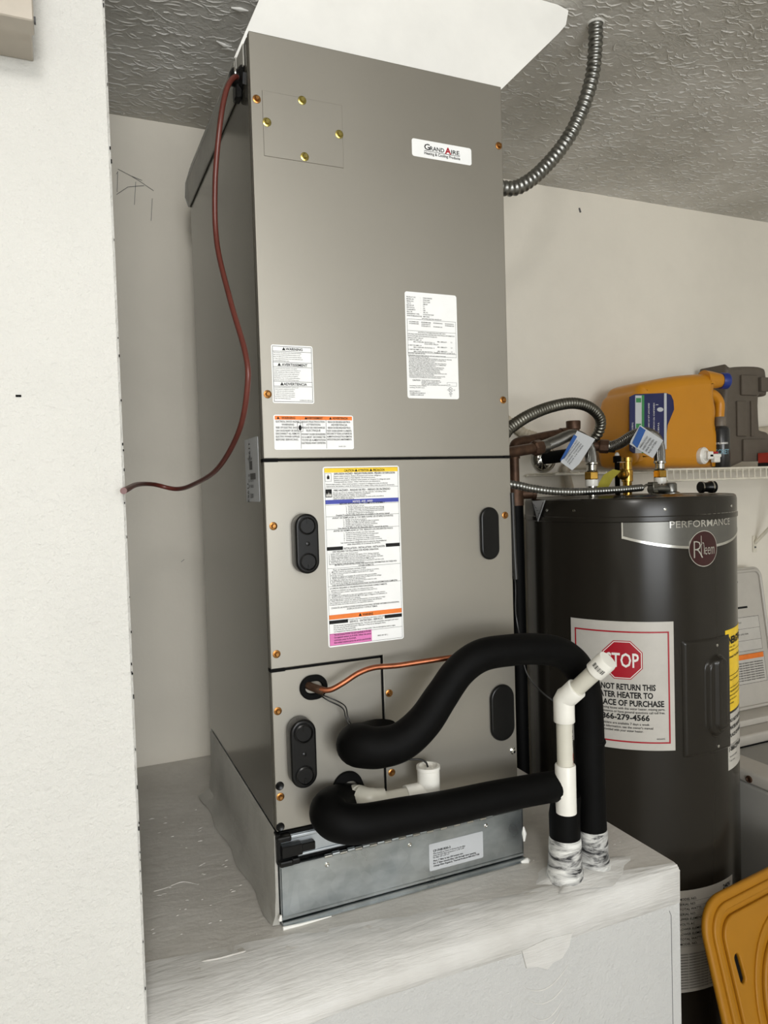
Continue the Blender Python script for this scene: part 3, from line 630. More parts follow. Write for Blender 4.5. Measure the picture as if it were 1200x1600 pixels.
# side label on the left flank
S = lambda u, v, d=0.: (-.0006-d, .122-u, .664+v)
sd = MB().prism(rrect(0, 0, .09, .103, .002), -.0005, 0, S).obj('side_label', 'paper_grey', ah); sd['label'] = 'silver shipping label on the left flank'
mb = MB(); SV = lambda u, v, d=0.: S(.052-v, u, d)
text(mb, '11953', lambda u, v, d: S(.047-v*.0-0+0, 0, 0) if False else S(.030+v, .095-u, d), 0, 0, .010, bold=.02)
text(mb, '11953', lambda u, v, d: S(.012+v, .030-u, d), 0, 0, .010, bold=.02)
for y0, z0, y1, z1 in ((.03, .052, .05, .066), (.035, .036, .07, .046)): rect(mb, S, y0, z0, y1, z1)
lines(mb, S, ['WAHL184A', '', '', 'A241712345', '22.5   NET W', '23.0   GROSS'], .02, .068, .009, .0045, .06, .01); text(mb, '13300', S, .03, .006, .007, bold=.02)
mb.obj('lettering', 'ink_grey', sd)

# ------------------------------------------------------------------ filter housing under the unit
fh = thing('filter_housing', 'galvanized filter box with hinged door under the air handler', 'filter box', (W/2, D/2, 0))
mb = MB().box((0, .012, .001), (.451, D-.005, .145), .001); mb.obj('housing_body', 'galv', fh)
# plastered left flank, sloping out a little at its foot
mb = MB(); rings = []
for k in range(17):
    y = .002+.55*k/16; q = .004*math.sin(k*1.3)
    rings.append([V((-.0005, y, .146)), V((-.004, y, .143)), V((-.005-.4*abs(q), y, .05)), V((-.007-abs(q), y, .016)), V((-.012-.02*k/16-q, y, .002)), V((0, y, .0005))])
mb.ring_tube(rings); tag(mb.obj('plastered_flank', 'plaster_grey', fh, 50), 'rough plaster coat on the left flank')
dl, dr = .0015, .4505
mb = MB().box((dl, -.0055, .010), (dr, -.0035, .0945), .0008); mb.box((dl, -.0075, .0935), (dr, -.0035, .0962), .0008); mb.box((dl, -.0072, .0105), (dr, -.0035, .0165), .0012)
mb.box((dl, -.0055, .010), (dl+.002, .010, .0945)).box((dr-.002, -.0055, .010), (dr, .010, .0945))
door = mb.obj('door', 'galv', fh)
mb = MB().box((dl, -.010, .0008), (dr, .012, .0085), .001); mb.box((dl, -.013, .0008), (dr, -.009, .003), .0008); mb.obj('bottom_rail', 'galv', fh)
mb = MB().box((dl+.002, .0005, .1035), (.449, .012, .1405)); mb.box((dl+.002, -.003, .1335), (.449, .006, .1400), .002, 2); mb.box((dl+.002, -.002, .1035), (.449, .006, .1080), .0015, 2); mb.obj('channel', 'silver_paint', fh)
mb = None
for a, b in (((.001, .001, .1415), (.449, .012, .1470)), ((.001, .000, .0985), (.449, .006, .1030))): MB().box(a, b).obj('gasket_strip', 'gasket', fh)
# hinge knuckles
k0, k1 = U(505, 1342, y=0).x, U(766, 1276, y=0).x; nk = 24
for k in range(nk):
    xa, xb = k0+(k1-k0)*k/nk, k0+(k1-k0)*(k+.92)/nk; zz = .0978 if k % 2 else .0962
    mb = MB(); mb.cyl((xa, -.0065, zz), (xb, -.0065, zz), .0032, 10); mb.obj('hinge_knuckle', 'galv' if k % 2 else 'silver_screw', fh, 40)
for x, y in ((511, 1351), (640, 1320), (759, 1290)):
    p = U(x, y, y=-.0055); mb = MB(); mb.lathe((p.x, -.005, p.z), (0, -1, 0), [(.0042, 0), (.004, .0014), (.002, .0026), (.001, .0018)], 14); mb.obj('rivet', 'silver_screw', door, 40)
# latch clip
mb = MB(); la = lambda x, y: U(x, y, y=-.006)
p, q = la(446, 1318), la(480, 1331); mb.box((.003, -.0125, .1145), (.058, -.003, .1275), .001)
mb.box((.003, -.016, .1125), (.036, -.004, .130), .001)
mb.box((-.003, -.008, .1), (.004, .010, .147), .001); mb.box((-.003, -.014, .136), (.020, .004, .1455), .003, 2); mb.box((-.001, -.017, .0985), (.022, .002, .1085), .003, 2)
mb.box((.018, -.019, .1005), (.031, .001, .1105), .0025, 2)
tag(mb.obj('latch', 'black', fh), 'black plastic latch at the left end')
# label on the door
a, b, c_, d_ = U(670, 1319, y=-.0056), U(754, 1299, y=-.0056), U(671, 1361, y=-.0056), U(752, 1341, y=-.0056)
zt, zb = (a.z+b.z)/2, (c_.z+d_.z)/2; fx0 = a.x; w_, h_ = b.x-a.x, zt-zb
F2 = lambda u, v, d=0.: (fx0+u, -.0060-d, zb+v)
fl = MB().prism(rrect(0, 0, w_, h_, .002), -.0004, 0, F2).obj('door_label', 'paper_grey', door); fl['label'] = 'grey printed filter label'
mb = MB(); text(mb, 'CP-FHB1830-3', F2, w_*.07, h_*.68, h_*.085, bold=.02, maxw=w_*.36)
lines(mb, F2, ['Filter housing to mount on furnace for the filter', 'Insert the four filters at bottom 1" x 20" x 30"', 'For filter: 20" x 30" x 2"'], w_*.07, h_*.60, h_*.075, h_*.05, w_*.66, .01)
lines(mb, F2, ['Place 1" filter in top OR bottom slot', 'For 2" filter remove filter rails through door opening', 'Change Filter Regularly. Thermal Products 800-555-7108'], w_*.07, h_*.33, h_*.095, h_*.06, w_*.88, .02)
mb.obj('lettering', 'ink', fl)
for pts, rr_ in (([(.4515, -.004, .062), (.4525, -.006, .05), (.452, -.005, .036)], [.002, .0042, .002]), ([(.440, -.012, .003), (.452, -.014, .004), (.458, -.012, .003)], [.002, .0055, .002]), ([(.0, -.006, .020), (-.001, -.006, .012)], [.002, .003]), ([(.001, -.012, .002), (.03, -.0135, .0015), (.08, -.0135, .0012)], [.003, .0022, .0008])):
    MB().tube(pts, rr_, 8).obj('mastic_drip', 'plaster_white', fh, 50)   # white mastic drips

# ------------------------------------------------------------------ plenum above the unit
pn = thing('duct_plenum', 'white plastered duct plenum rising from the cabinet top to the ceiling', 'duct plenum', (W/2, .3, H))
mb = MB()
fr0 = [(-.005, H+.0005), (.096, CZ-.0005), (.63, CZ-.0005), (.655, CZ-.006), (.648, CZ-.035), (.630, CZ-.055), (.452, H+.0005)]
yfr = [.075]*3+[.075]*5
n = len(fr0)
vs = [(x, .078, z) for x, z in fr0]+[(x, D-.02, z) for x, z in fr0]
mb.add(vs, [list(range(n))[::-1], [n+i for i in range(n)]]+[[i, (i+1) % n, n+(i+1) % n, n+i] for i in range(n)])
mb.obj('plenum_body', 'plaster_white', pn)
mb = MB().box((-.004, .084, 1.312), (-.0005, .566, 1.372), .001)
mb.add([(-.004, .084, 1.312), (-.004, .07, 1.335), (-.004, .075, 1.372), (-.0005, .084, 1.312), (-.0005, .07, 1.335), (-.0005, .075, 1.372)], [[0, 1, 2], [3, 5, 4], [0, 3, 4, 1], [1, 4, 5, 2]])
mb.add([(-.004, .08, 1.372), (-.004, .566, 1.372), (.004, .566, 1.405), (.004, .11, 1.392), (.012, .08, 1.372), (.012, .566, 1.372)], [[0, 1, 2, 3], [0, 3, 4], [1, 5, 2], [3, 2, 5, 4]])
mb.add([(-.005, .566, 1.312), (-.006, .60, 1.345), (-.004, .60, 1.377), (.003, .572, 1.402), (.004, .566, 1.312)], [[0, 1, 2, 3, 4]])
tag(mb.obj('side_collar', 'plaster_grey', pn), 'grey plastered collar strip along the left top edge')
# ceiling smear of joint compound beside the plenum
mb = MB()
for pts in ([(361, 12), (375, 14), (388, 17)], [(338, 64), (350, 70), (362, 73)], [(346, 76), (356, 74), (365, 79)]):
    mb.tube([U(x, y, z=CZ-.001) for x, y in pts], [.001, .004, .001], 6)
o = mb.obj('compound_ridges', 'plaster_white', pn, 50)

# ------------------------------------------------------------------ control cable and its bushing
pts = [((379, 126), .003), ((366, 121), -.016), ((353, 143), -.034), ((343, 200), -.046), ((336, 290), -.052), ((339, 380), -.052), ((360, 470), -.048), ((383, 550), -.042), ((387, 600), -.042), ((374, 672), -.046), ((340, 732), -.055), ((302, 757), -.07), ((275, 764), -.09), ((240, 757), -.13), ((215, 757), -.17), ((193, 767), -.216)]
cb = thing('control_cable', 'red brown control cable hanging along the left flank', 'cable', U(275, 764, x=-.09))
mb = MB().tube(spline([U(*p, x=x) for p, x in pts], 12), .0041, 10); mb.obj('cable_sheath', 'cable', cb, 60)
c = U(378, 124, x=0); mb = MB()
mb.lathe((.001, c.y, c.z), (-1, 0, 0), [(.021, 0), (.021, .004), (.016, .008)], 8); mb.lathe((-.006, c.y, c.z), (-1, 0, 0), [(.013, 0), (.013, .010), (.008, .013)], 14)
mb.box((-.012, c.y-.006, c.z-.032), (-.001, c.y+.016, c.z-.008), .002)
tag(mb.obj('cable_clamp', 'black', cb, 40), 'black clamp connector'); mb = MB()
mb.lathe((-.012, c.y-.004, c.z+.004), (-1, 0, 0), [(.010, 0), (.010, .002), (.0085, .003), (.0085, .001)], 14); mb.obj('clamp_ring', 'silver_screw', cb, 40)
# small knock-out bracket piece above the bushing
mb = MB().box((-.003, .028, 1.335), (-.0005, .07, 1.368), .001); mb.obj('torn_tape', 'plaster_grey', cb)

# ------------------------------------------------------------------ flexible conduits
ce = U(931, 36, z=CZ)
c1 = thing('flexible_conduit', 'steel flexible conduit curving from the ceiling to the cabinet side', 'conduit', (ce.x, ce.y, CZ-.4))
P = [ce+V((0, 0, .004)), U(930, 75, y=.11), U(925, 120, y=.122), U(910, 170, y=.135), U(888, 215, y=.15), U(858, 254, y=.16), U(825, 284, y=.165), U(795, 295, y=.17), U(770, 294, y=.175), V((.445, .178, 1.325))]
P[-2] = V((.505, .172, 1.285)); P[-1] = V((.447, .174, 1.29)); 
mb = MB(); corrugated(mb, P, .0155, .0115, 14, .80); mb.obj('conduit_armor', 'steel', c1, 70)
mb = MB(); mb.lathe(ce+V((0, 0, .001)), (0, 0, -1), [(.0185, 0), (.0172, .002), (.0160, .003)], 18); mb.obj('ceiling_hole_collar', 'plaster_white', c1, 50)
k1_ = U(790, 203, x=.452); mb = MB()
mb.lathe((.446, .03, 1.293), (1, 0, 0), [(.013, 0), (.013, .006), (.009, .010)], 12); mb.box((.446, .022, 1.303), (.456, .034, 1.313), .001); tag(mb.obj('knockout_bushing', 'black', ah, 40), 'black bushing on the right flank')

c2 = thing('flexible_conduit', 'grey flexible conduit looping over the water heater pipes', 'conduit', (.75, .33, .7))
P = [V((.445, .26, .80)), U(775, 682, y=.30), U(797, 668, y=.33), U(825, 650, y=.36), U(860, 636, y=.40), U(895, 630, y=.43), U(922, 637, y=.46), U(938, 655, y=.49), U(934, 678, y=.52), U(915, 697, y=.55), U(896, 712, y=.58)]
mb = MB(); corrugated(mb, P, .0150, .0112, 14, .74); mb.obj('conduit_armor', 'steel_dk', c2, 70)
mb = MB(); mb.cyl(U(898, 710, y=.578), U(850, 716, y=.66), .018, 14); tag(mb.obj('conduit_end_sleeve', 'gasket', c2, 50), 'dark sleeve behind the pipes')
c2b = thing('wall_conduit', 'dusty grey armored cable clinging to the back wall by the pipes', 'conduit', (1.0, .77, .8))
P = [U(790, 655, y=.785), U(805, 666, y=.782), U(818, 676, y=.78), U(835, 682, y=.78), U(848, 686, y=.785)]
mb = MB(); corrugated(mb, P, .0155, .012, 12, .86); mb.obj('conduit_armor', 'tan_pipe', c2b, 70)
c3 = thing('flexible_conduit', 'thin bright armored cable lying across the water heater top', 'conduit', (.9, .34, .65))
P = [V((.445, .23, .70)), U(800, 757, y=.26), U(830, 763, y=.28), U(870, 768, y=.30), U(920, 768, y=.33), U(970, 765, y=.36), U(1003, 762, y=.385)]
mb = MB(); corrugated(mb, P, .0096, .0105, 12, .60); mb.obj('conduit_armor', 'steel', c3, 70)

# ------------------------------------------------------------------ refrigerant lines
sl_ = thing('insulated_suction_line', 'thick black foam insulated refrigerant hose arching from the lower panel', 'hose', (.24, -.06, .2))
YH = -.085
hp = [((600, 1150), .012), ((575, 1160), -.02), ((558, 1163), -.045), ((566, 1166), -.066), ((592, 1168), -.08), ((628, 1158), -.09), ((662, 1128), -.095), ((690, 1087), -.097), ((718, 1048), -.099), ((752, 1024), -.10), ((795, 1016), -.10), ((838, 1014), -.098), ((876, 1020), -.095), ((903, 1043), -.09), ((916, 1080), -.086), ((920, 1130), -.083), ((922, 1200), -.082), ((925, 1290), -.082)]
hp = [U(*p, y=y) for p, y in hp]; hs = spline(hp, 8)
rr = []
for i in range(len(hs)):
    t = i/(len(hs)-1); rr.append(.0325-.0068*max(0, min(1, (t-.18)/.25)))
low = hs[-1]; foot = V((low.x, low.y, .062))
mb = MB().tube(hs[:-8]+[V((low.x, low.y, .066))], rr[:-8]+[.0255], 24); mb.obj('foam_sleeve', 'foam', sl_, 60)
mb = MB().tube([V((low.x, low.y, .073)), V((low.x, low.y, .066)), V((low.x, low.y, .03)), V((low.x+.001, low.y, .0))], [.0260, .0268, .0270, .031], 24); tag(mb.obj('mastic_collar', 'mastic', sl_, 60), 'white mastic smeared over the foot')
# small joint of the foam on the vertical run
jz = U(925, 1158, y=YH).z; mb = MB().tube([(low.x-.0005, low.y, jz+.003), (low.x-.0005, low.y, jz), (low.x-.0005, low.y, jz-.003)], [.0262, .0272, .0262], 20); mb.obj('foam_joint', 'foam', sl_, 60)

ll = thing('copper_liquid_line', 'thin bare copper line leaving the small black grommet', 'pipe', (.12, -.03, .38))
P = [U(480, 1068, y=.012), U(487, 1073, y=-.008), U(497, 1077, y=-.026), U(515, 1078, y=-.036), U(535, 1068, y=-.04), U(560, 1052, y=-.042), U(585, 1043, y=-.044), U(620, 1040, y=-.05), U(660, 1034, y=-.058), U(715, 1026, y=-.07)]
mb = MB().tube(spline(P, 8), .0044, 12); mb.obj('copper_tube', 'copper', ll, 60)
mb = MB().tube(spline([U(474, 1066, y=.01), U(484, 1072, y=-.008), U(494, 1076, y=-.022), U(506, 1080, y=-.03)], 6), [.0065]*13+[.0068]*6, 12); tag(mb.obj('tube_sleeve', 'old_copper', ll, 60), 'dark sleeve at the grommet')
cw = thing('sensor_wires', 'pair of thin black wires dropping from the grommet behind the hose', 'wire', (.1, -.03, .3))
for dx in (0, 3.5):
    mb = MB().tube(spline([U(497, 1084, y=-.006), U(512+dx, 1094-dx, y=-.02), U(535+dx, 1106-dx, y=-.022), U(540+dx, 1120, y=-.024), U(547+dx, 1134, y=-.03), U(562+dx, 1146, y=-.03)], 6), .0011, 6); mb.obj('wire', 'wire', cw, 60)
bw = thing('loose_wire', 'thin black wire hanging in the gap beside the water heater', 'wire', (.46, .0, .4))
mb = MB().tube(spline([V((.447, .05, .52)), U(803, 900, y=.02), U(806, 960, y=.01), U(815, 1010, y=.0), U(822, 1050, y=-.01), U(845, 1080, y=-.02), U(872, 1100, y=-.03)], 8), .0014, 6); mb.obj('wire', 'wire', bw, 60)
mb = MB(); mb.tube(spline([U(800, 770, x=.447), U(803, 850, x=.449), U(806, 905, x=.449)], 5), .004, 8); mb.obj('wire_sheath', 'wire', bw, 60)

# ------------------------------------------------------------------ condensate drain
dn = thing('condensate_drain', 'white PVC condensate drain in black foam with a slanted capped riser', 'drain pipe', (.4, -.085, .1))
YD = -.085
dp = [U(545, 1255, y=.004), U(522, 1261, y=-.03), U(515, 1271, y=-.054), U(530, 1284, y=-.076), U(566, 1287, y=-.087), U(630, 1275, y=-.088), U(700, 1262, y=-.088), U(780, 1244, y=-.087), U(850, 1231, y=-.085), U(886, 1226, y=-.085)]
s_ = spline(dp, 8); mb = MB().tube(s_, [.0330-.0075*min(1, i/(len(s_)*.8)) for i in range(len(s_)-2)]+[.0252, .0240], 24); mb.obj('foam_sleeve', 'foam', dn, 60)
vt = U(883, 1240, y=YD-.012)
zs_ = U(884, 1256, y=YD-.028).z; sx0, sx1 = U(885, 1260, y=YD).x, U(883, 1320, y=YD).x; mb = MB().tube([(sx0, YD, zs_+.001), (sx0, YD, zs_-.002), (sx1, YD, .11), (sx1, YD, .066)], [.0235, .0250, .0266, .0264], 24); tag(mb.obj('foam_sleeve', 'foam', dn, 60), 'upright black foam sleeve')
mb = MB().tube([(sx1, YD, .073), (sx1, YD, .064), (sx1-.001, YD, .03), (sx1-.002, YD-.001, 0)], [.0268, .0278, .0284, .033], 24); tag(mb.obj('mastic_collar', 'mastic', dn, 60), 'white mastic smeared over the foot')
def pz(y): return U(884, y, y=YD).z
RP = .0136
yt_ = YD-.014
mb = MB().lathe((vt.x, yt_, pz(1262)), (0, 0, 1), [(.0175, 0), (.0175, pz(1188)-pz(1262)-.002), (.0165, pz(1188)-pz(1262)), (RP, pz(1188)-pz(1262))], 24); mb.cyl((vt.x-.045, YD-.004, pz(1229)), (vt.x, yt_, pz(1229)), .0135, 20); mb.obj('pvc_tee', 'pvc', dn, 40)
mb = MB().cyl((vt.x, yt_, pz(1192)), (vt.x, yt_, pz(1112)), RP, 24); pp = mb.obj('pvc_pipe', 'pvc_pipe', dn, 40)
ez0, ez1 = pz(1122), pz(1085); ax = V((.32, -.63, .707)).normalized()
e0 = V((vt.x, yt_, ez0)); e1 = V((vt.x, yt_, ez1-.004)); e2 = e1+ax*.034
mb = MB().tube([e0, e0+V((0, 0, .001)), e0+V((0, 0, .014)), e1, e1+(ax+V((0, 0, .4))).normalized()*.006, e1+ax*.012, e2-ax*.001, e2], [.0172, .0178, .0176, .0178, .0178, .0178, .018, .0172], 24); mb.obj('pvc_elbow', 'pvc', dn, 40)
mb = MB().cyl(e2-ax*.01, e2+ax*.075, RP, 24); mb.obj('pvc_pipe', 'pvc_pipe', dn, 40)
k0_ = e2+ax*.045
mb = MB().lathe(k0_, ax, [(.0150, 0), (.0172, .0005), (.0172, .028), (.0160, .032), (.0, .0325)], 26); cp = mb.obj('pvc_cap', 'pvc', dn, 40)
# barcode and print on the cap skirt and pipe
sd_ = (RT*-.55-FW*.8+UP*-.15); sd_ = (sd_-ax*sd_.dot(ax)).normalized(); tn = ax.cross(sd_)
def capF(u, v, d=0.):
    t = u/.0172; return k0_+ax*(.006+v)+(sd_*math.cos(t)+tn*math.sin(t))*(.0173+d)
mb = MB(); u = -.011
while u < .011:
    w0 = random.choice((.0005, .0009, .0014)); rect(mb, capF, u, .006, u+w0, .014, .0002); u += w0+random.choice((.0006, .0010))
mb.obj('barcode_print', 'ink', cp)
mb = MB()
pf = flat((0, 0, 0), (1, 0, 0), (0, 0, 1), (0, -1, 0))
def pipeF(u, v, d=0.):
    t = math.radians(-62)+v/RP; return V((vt.x+(RP+.0002+d*.2)*math.cos(t), yt_+(RP+.0002+d*.2)*math.sin(t), pz(1186)+u))
text(mb, 'P  Code', pipeF, 0, 0, .0042, bold=.01); mb.obj('red_print', 'red_ink', pp); mb = MB(); text(mb, 'ASTM  D', pipeF, .030, 0, .0055, bold=.01); mb.obj('grey_print', 'ink_grey', pp)
# branch with float switch
mb = MB().tube(spline([U(551, 1246, y=.01), U(554, 1244, y=-.012), U(561, 1245, y=-.024)], 6), .0180, 20); mb.tube(spline([U(561, 1245, y=-.024), U(575, 1249, y=-.036), U(600, 1249, y=-.042)], 6), [.0180]*9+[.0172]*4, 20); mb.obj('pvc_elbow', 'pvc_pipe', dn, 50)
mb = MB().cyl(U(598, 1250, y=-.042), U(640, 1242, y=-.042), .0125, 20); mb.obj('pvc_pipe', 'pvc_pipe', dn, 40)
fsw = U(670, 1235, y=-.042)
mb = MB().cyl(U(634, 1243, y=-.042), fsw, .0158, 20); mb.lathe(fsw-V((0, 0, .012)), (0, 0, 1), [(.017, 0), (.017, .03)], 20); mb.obj('pvc_tee', 'pvc', dn, 40)
zt_ = U(670, 1196, y=-.042).z
mb = MB().lathe((fsw.x, fsw.y, zt_-.046), (0, 0, 1), [(.0165, 0), (.0185, .002), (.0185, .04), (.0195, .041), (.0195, .046), (.0155, .0465), (.0150, .040), (.006, .040), (.005, .044), (0, .044)], 28); fc = mb.obj('float_switch_cup', 'pvc', dn, 40)
mb = MB().tube(spline([(fsw.x, fsw.y, zt_-.004), (fsw.x-.004, fsw.y, zt_+.006), (fsw.x-.014, fsw.y+.002, zt_+.012), (fsw.x-.03, fsw.y+.005, zt_+.014), (fsw.x-.06, fsw.y+.01, zt_+.02)], 6), .0016, 7); mb.obj('switch_wire', 'wire', fc, 60)

# ------------------------------------------------------------------ water heater
HC = V((1.092, .43, 0)); HR = .265; HT = .638
wh = thing('water_heater', 'tall dark grey cylindrical water heater standing behind the platform', 'water heater', (HC.x, HC.y, FZ))
def hc(deg, z, off=0.): t = math.radians(deg); return V((HC.x+(HR+off)*math.cos(t), HC.y+(HR+off)*math.sin(t), z))
def ucyl(px, py):
    d = FW+RT*((px-600)/FPX)-UP*((py-800)/FPX); o = CAM-HC
    a = d.x*d.x+d.y*d.y; b = o.x*d.x+o.y*d.y; c = o.x*o.x+o.y*o.y-HR*HR; q = max(b*b-a*c, 0); t = (-b-math.sqrt(q))/a; p = CAM+d*t
    return math.degrees(math.atan2(p.y-HC.y, p.x-HC.x)), p.z
mb = MB().lathe((HC.x, HC.y, FZ), (0, 0, 1), [(HR-.01, 0), (HR-.01, .03), (HR, .032), (HR, HT-.055-FZ)], 96); mb.obj('tank_jacket', 'heater', wh, 30)
mb = MB().lathe((HC.x, HC.y, HT-.057), (0, 0, 1), [(HR+.001, 0), (HR+.003, .002), (HR+.003, .012), (HR+.0012, .014), (HR+.0012, .046), (HR-.001, .054), (HR-.005, .057), (HR-.012, .055), (.15, .056), (.14, .060), (0, .060)], 96); mb.obj('top_cap', 'heater', wh, 30)
def cylF(deg0, z0, off=.0006):
    return lambda u, v, d=0.: hc(deg0+math.degrees(u/HR), z0+v, off+d)
def cyl_sheet(mb, F, w_, h_, top=None, bot=None, n=24, d=0.):
    vs = []; fs = []
    for k in range(n+1):
        u = w_*k/n; b0 = bot(k/n) if bot else 0; t0 = top(k/n) if top else h_
        vs += [(u, b0, d), (u, t0, d), (u, b0, d-.0008), (u, t0, d-.0008)]
    for k in range(n): i = 4*k; fs += [[i, i+4, i+5, i+1], [i, i+2, i+6, i+4], [i+1, i+5, i+7, i+3]]
    fs += [[0, 1, 3, 2], [4*n, 4*n+2, 4*n+3, 4*n+1]]; mb.add(vs, fs, F)
for px in (855, 897, 1039, 1142):
    d0, _ = ucyl(px, 790); p = hc(d0, HT-.028, .0005); nn = V((p.x-HC.x, p.y-HC.y, 0)).normalized(); mb = MB(); mb.lathe(p, nn, [(.004, 0), (.0036, .0015), (.001, .0025)], 12); mb.obj('cap_screw', 'silver_screw', wh, 40)
# silver band with the name
a0, _ = ucyl(971, 820); arcw = math.radians(150)*HR
F = cylF(a0, .5455); mb = MB()
mid = (-92+134)/150
bot = lambda t: .001-.029*(1-((t-mid)/(mid if t < mid else .29))**2) if t < mid+.36 else .02; top = lambda t: .0475+.004*t
cyl_sheet(mb, F, arcw, .05, top, bot, 48); bd = mb.obj('name_band', 'heater_band', wh, 40); bd['label'] = 'silver curved name band'
mb = MB(); cyl_sheet(mb, F, arcw, .05, lambda t: bot(t)+.004, lambda t: bot(t)-.002, 48, .0006); cyl_sheet(mb, F, arcw, .05, lambda t: top(t)+.001, lambda t: top(t)-.0015, 48, .0006); cyl_sheet(mb, F, .003, .05, lambda t: .0475, lambda t: -.002, 2, .0006); mb.obj('band_edge', 'band_edge', bd, 40)
mb = MB(); t0, tz = ucyl(1046, 826); t1, _ = ucyl(1139, 822)
text(mb, 'PERFORMANCE', cylF(t0, .5665, .0012), 0, 0, .0165, width=math.radians(t1-t0)*HR, bold=.004); mb.obj('band_letters', 'band_edge', bd)
# round badge
bd0, bz = ucyl(1099, 857); F = cylF(bd0, bz, .0022); mb = MB(); rB = .0405; n = 40
def disc(mb, F, r, d, th=.0015, rings=4):
    vs = [(0, 0, d)]; fs = []
    for q in range(1, rings+1):
        for k in range(n): vs.append((r*q/rings*math.cos(2*PI*k/n), r*q/rings*math.sin(2*PI*k/n), d))
    for k in range(n): fs.append([0, 1+k, 1+(k+1) % n])
    for q in range(rings-1):
        for k in range(n): fs.append([1+q*n+k, 1+(q+1)*n+k, 1+(q+1)*n+(k+1) % n, 1+q*n+(k+1) % n])
    o_ = 1+(rings-1)*n; b_ = len(vs)
    for k in range(n): vs.append((r*math.cos(2*PI*k/n), r*math.sin(2*PI*k/n), d-th))
    for k in range(n): fs.append([o_+k, b_+k, b_+(k+1) % n, o_+(k+1) % n])
    mb.add(vs, fs, F)
disc(mb, F, rB+.002, 0); bdg = mb.obj('badge', 'band_edge', wh, 40); bdg['label'] = 'round maroon maker badge'
mb = MB(); disc(mb, F, rB, .0006, .0006); mb.obj('badge_face', 'maroon', bdg, 40)
mb = MB(); text(mb, 'R', F, -.030, -.022, .044, width=.026, bold=-.02, depth=.001); text(mb, 'h', F, -.0095, -.0145, .049, width=.0095, bold=-.02, depth=.001); text(mb, 'eem', F, .001, -.0145, .0285, width=.031, bold=-.01, depth=.001); mb.obj('badge_letters', 'band_edge', bdg)
# stop sticker
s0, sz1 = ucyl(892, 967); s1, sz1b = ucyl(1052, 970); _, sz0 = ucyl(1057, 1172)
sw, sh = math.radians(s1-s0)*HR, .349-.046; F = cylF(s0, .046); mb = MB(); cyl_sheet(mb, F, sw, sh, n=32)
st = mb.obj('stop_sticker', 'paper_dull', wh, 40); st['label'] = 'white stop sign sticker'
def cyl_rect(mb, x0, y0, x1, y1, d=.0004, n=10): 
    for k in range(n):
        a_, b_ = x0+(x1-x0)*k/n, x0+(x1-x0)*(k+1)/n; mb.add([(a_, y0, d), (b_, y0, d), (b_, y1, d), (a_, y1, d)], [[0, 1, 2, 3]], F)
mb = MB(); x0, x1, y0, y1, t = sw*.045, sw*.955, sh*.055, sh*.925, .0036
for q in ((x0, y0, x1, y0+t), (x0, y1-t, x1, y1)): cyl_rect(mb, *q)
for q in ((x0, y0, x0+t, y1), (x1-t, y0, x1, y1)): cyl_rect(mb, *q, n=1)
def octo(mb, r, d, cx=sw*.515, cy=sh*.70):
    pts = [(cx+r*math.cos(PI/8+k*PI/4), cy+r*math.sin(PI/8+k*PI/4)) for k in range(8)]
    xs = sorted(set([p[0] for p in pts]+[cx+r*.92*(k/6-1) for k in range(13)])); vs = []; fs = []
    ap = r*math.cos(PI/8); s_ = r*math.sin(PI/8)
    for x in xs:
        hh = ap if abs(x-cx) <= s_ else max(s_, ap-(abs(x-cx)-s_)); vs += [(x, cy-hh, d), (x, cy+hh, d)]
    for k in range(len(xs)-1): i = 2*k; fs.append([i, i+2, i+3, i+1])
    mb.add(vs, fs, F)
oc = sw*.205
octo(mb, oc, .0004); mb.obj('red_print', 'red', st); mb = MB(); octo(mb, oc*.955, .0006); mb.obj('octagon_outline', 'ink_white', st); mb = MB(); octo(mb, oc*.915, .0008); mb.obj('octagon_face', 'red', st)
mb = MB(); text(mb, 'STOP', F, sw*.515, sh*.70-.0165, .034, align='c', width=oc*1.5, bold=.016, depth=.0012); mb.obj('stop_letters', 'ink_white', st)
mb = MB()
for s, y, h, ww in (('DO NOT RETURN THIS', .468, .0140, .62), ('WATER HEATER TO', .405, .0140, .57), ('THE PLACE OF PURCHASE', .342, .0140, .775), ('1-866-279-4566', .232, .0135, .5)): text(mb, s, F, sw*.51, sh*y, h, align='c', width=sw*ww, bold=.032)
for s, y, ww in (('If you are experiencing issues with this water heater, missing parts,', .313, .79), ('need technical assistance or have general questions call toll free.', .286, .79), ('Technicians are available 7 days a week.', .194, .5), ('For more information, see the owner\'s manual', .166, .56), ('provided with your water heater.', .139, .38)): text(mb, s, F, sw*.51, sh*y, .0056, align='c', width=sw*ww, bold=.012)
text(mb, '4434495', F, sw*.9, sh*.085, .004, align='r'); mb.obj('lettering', 'ink', st)
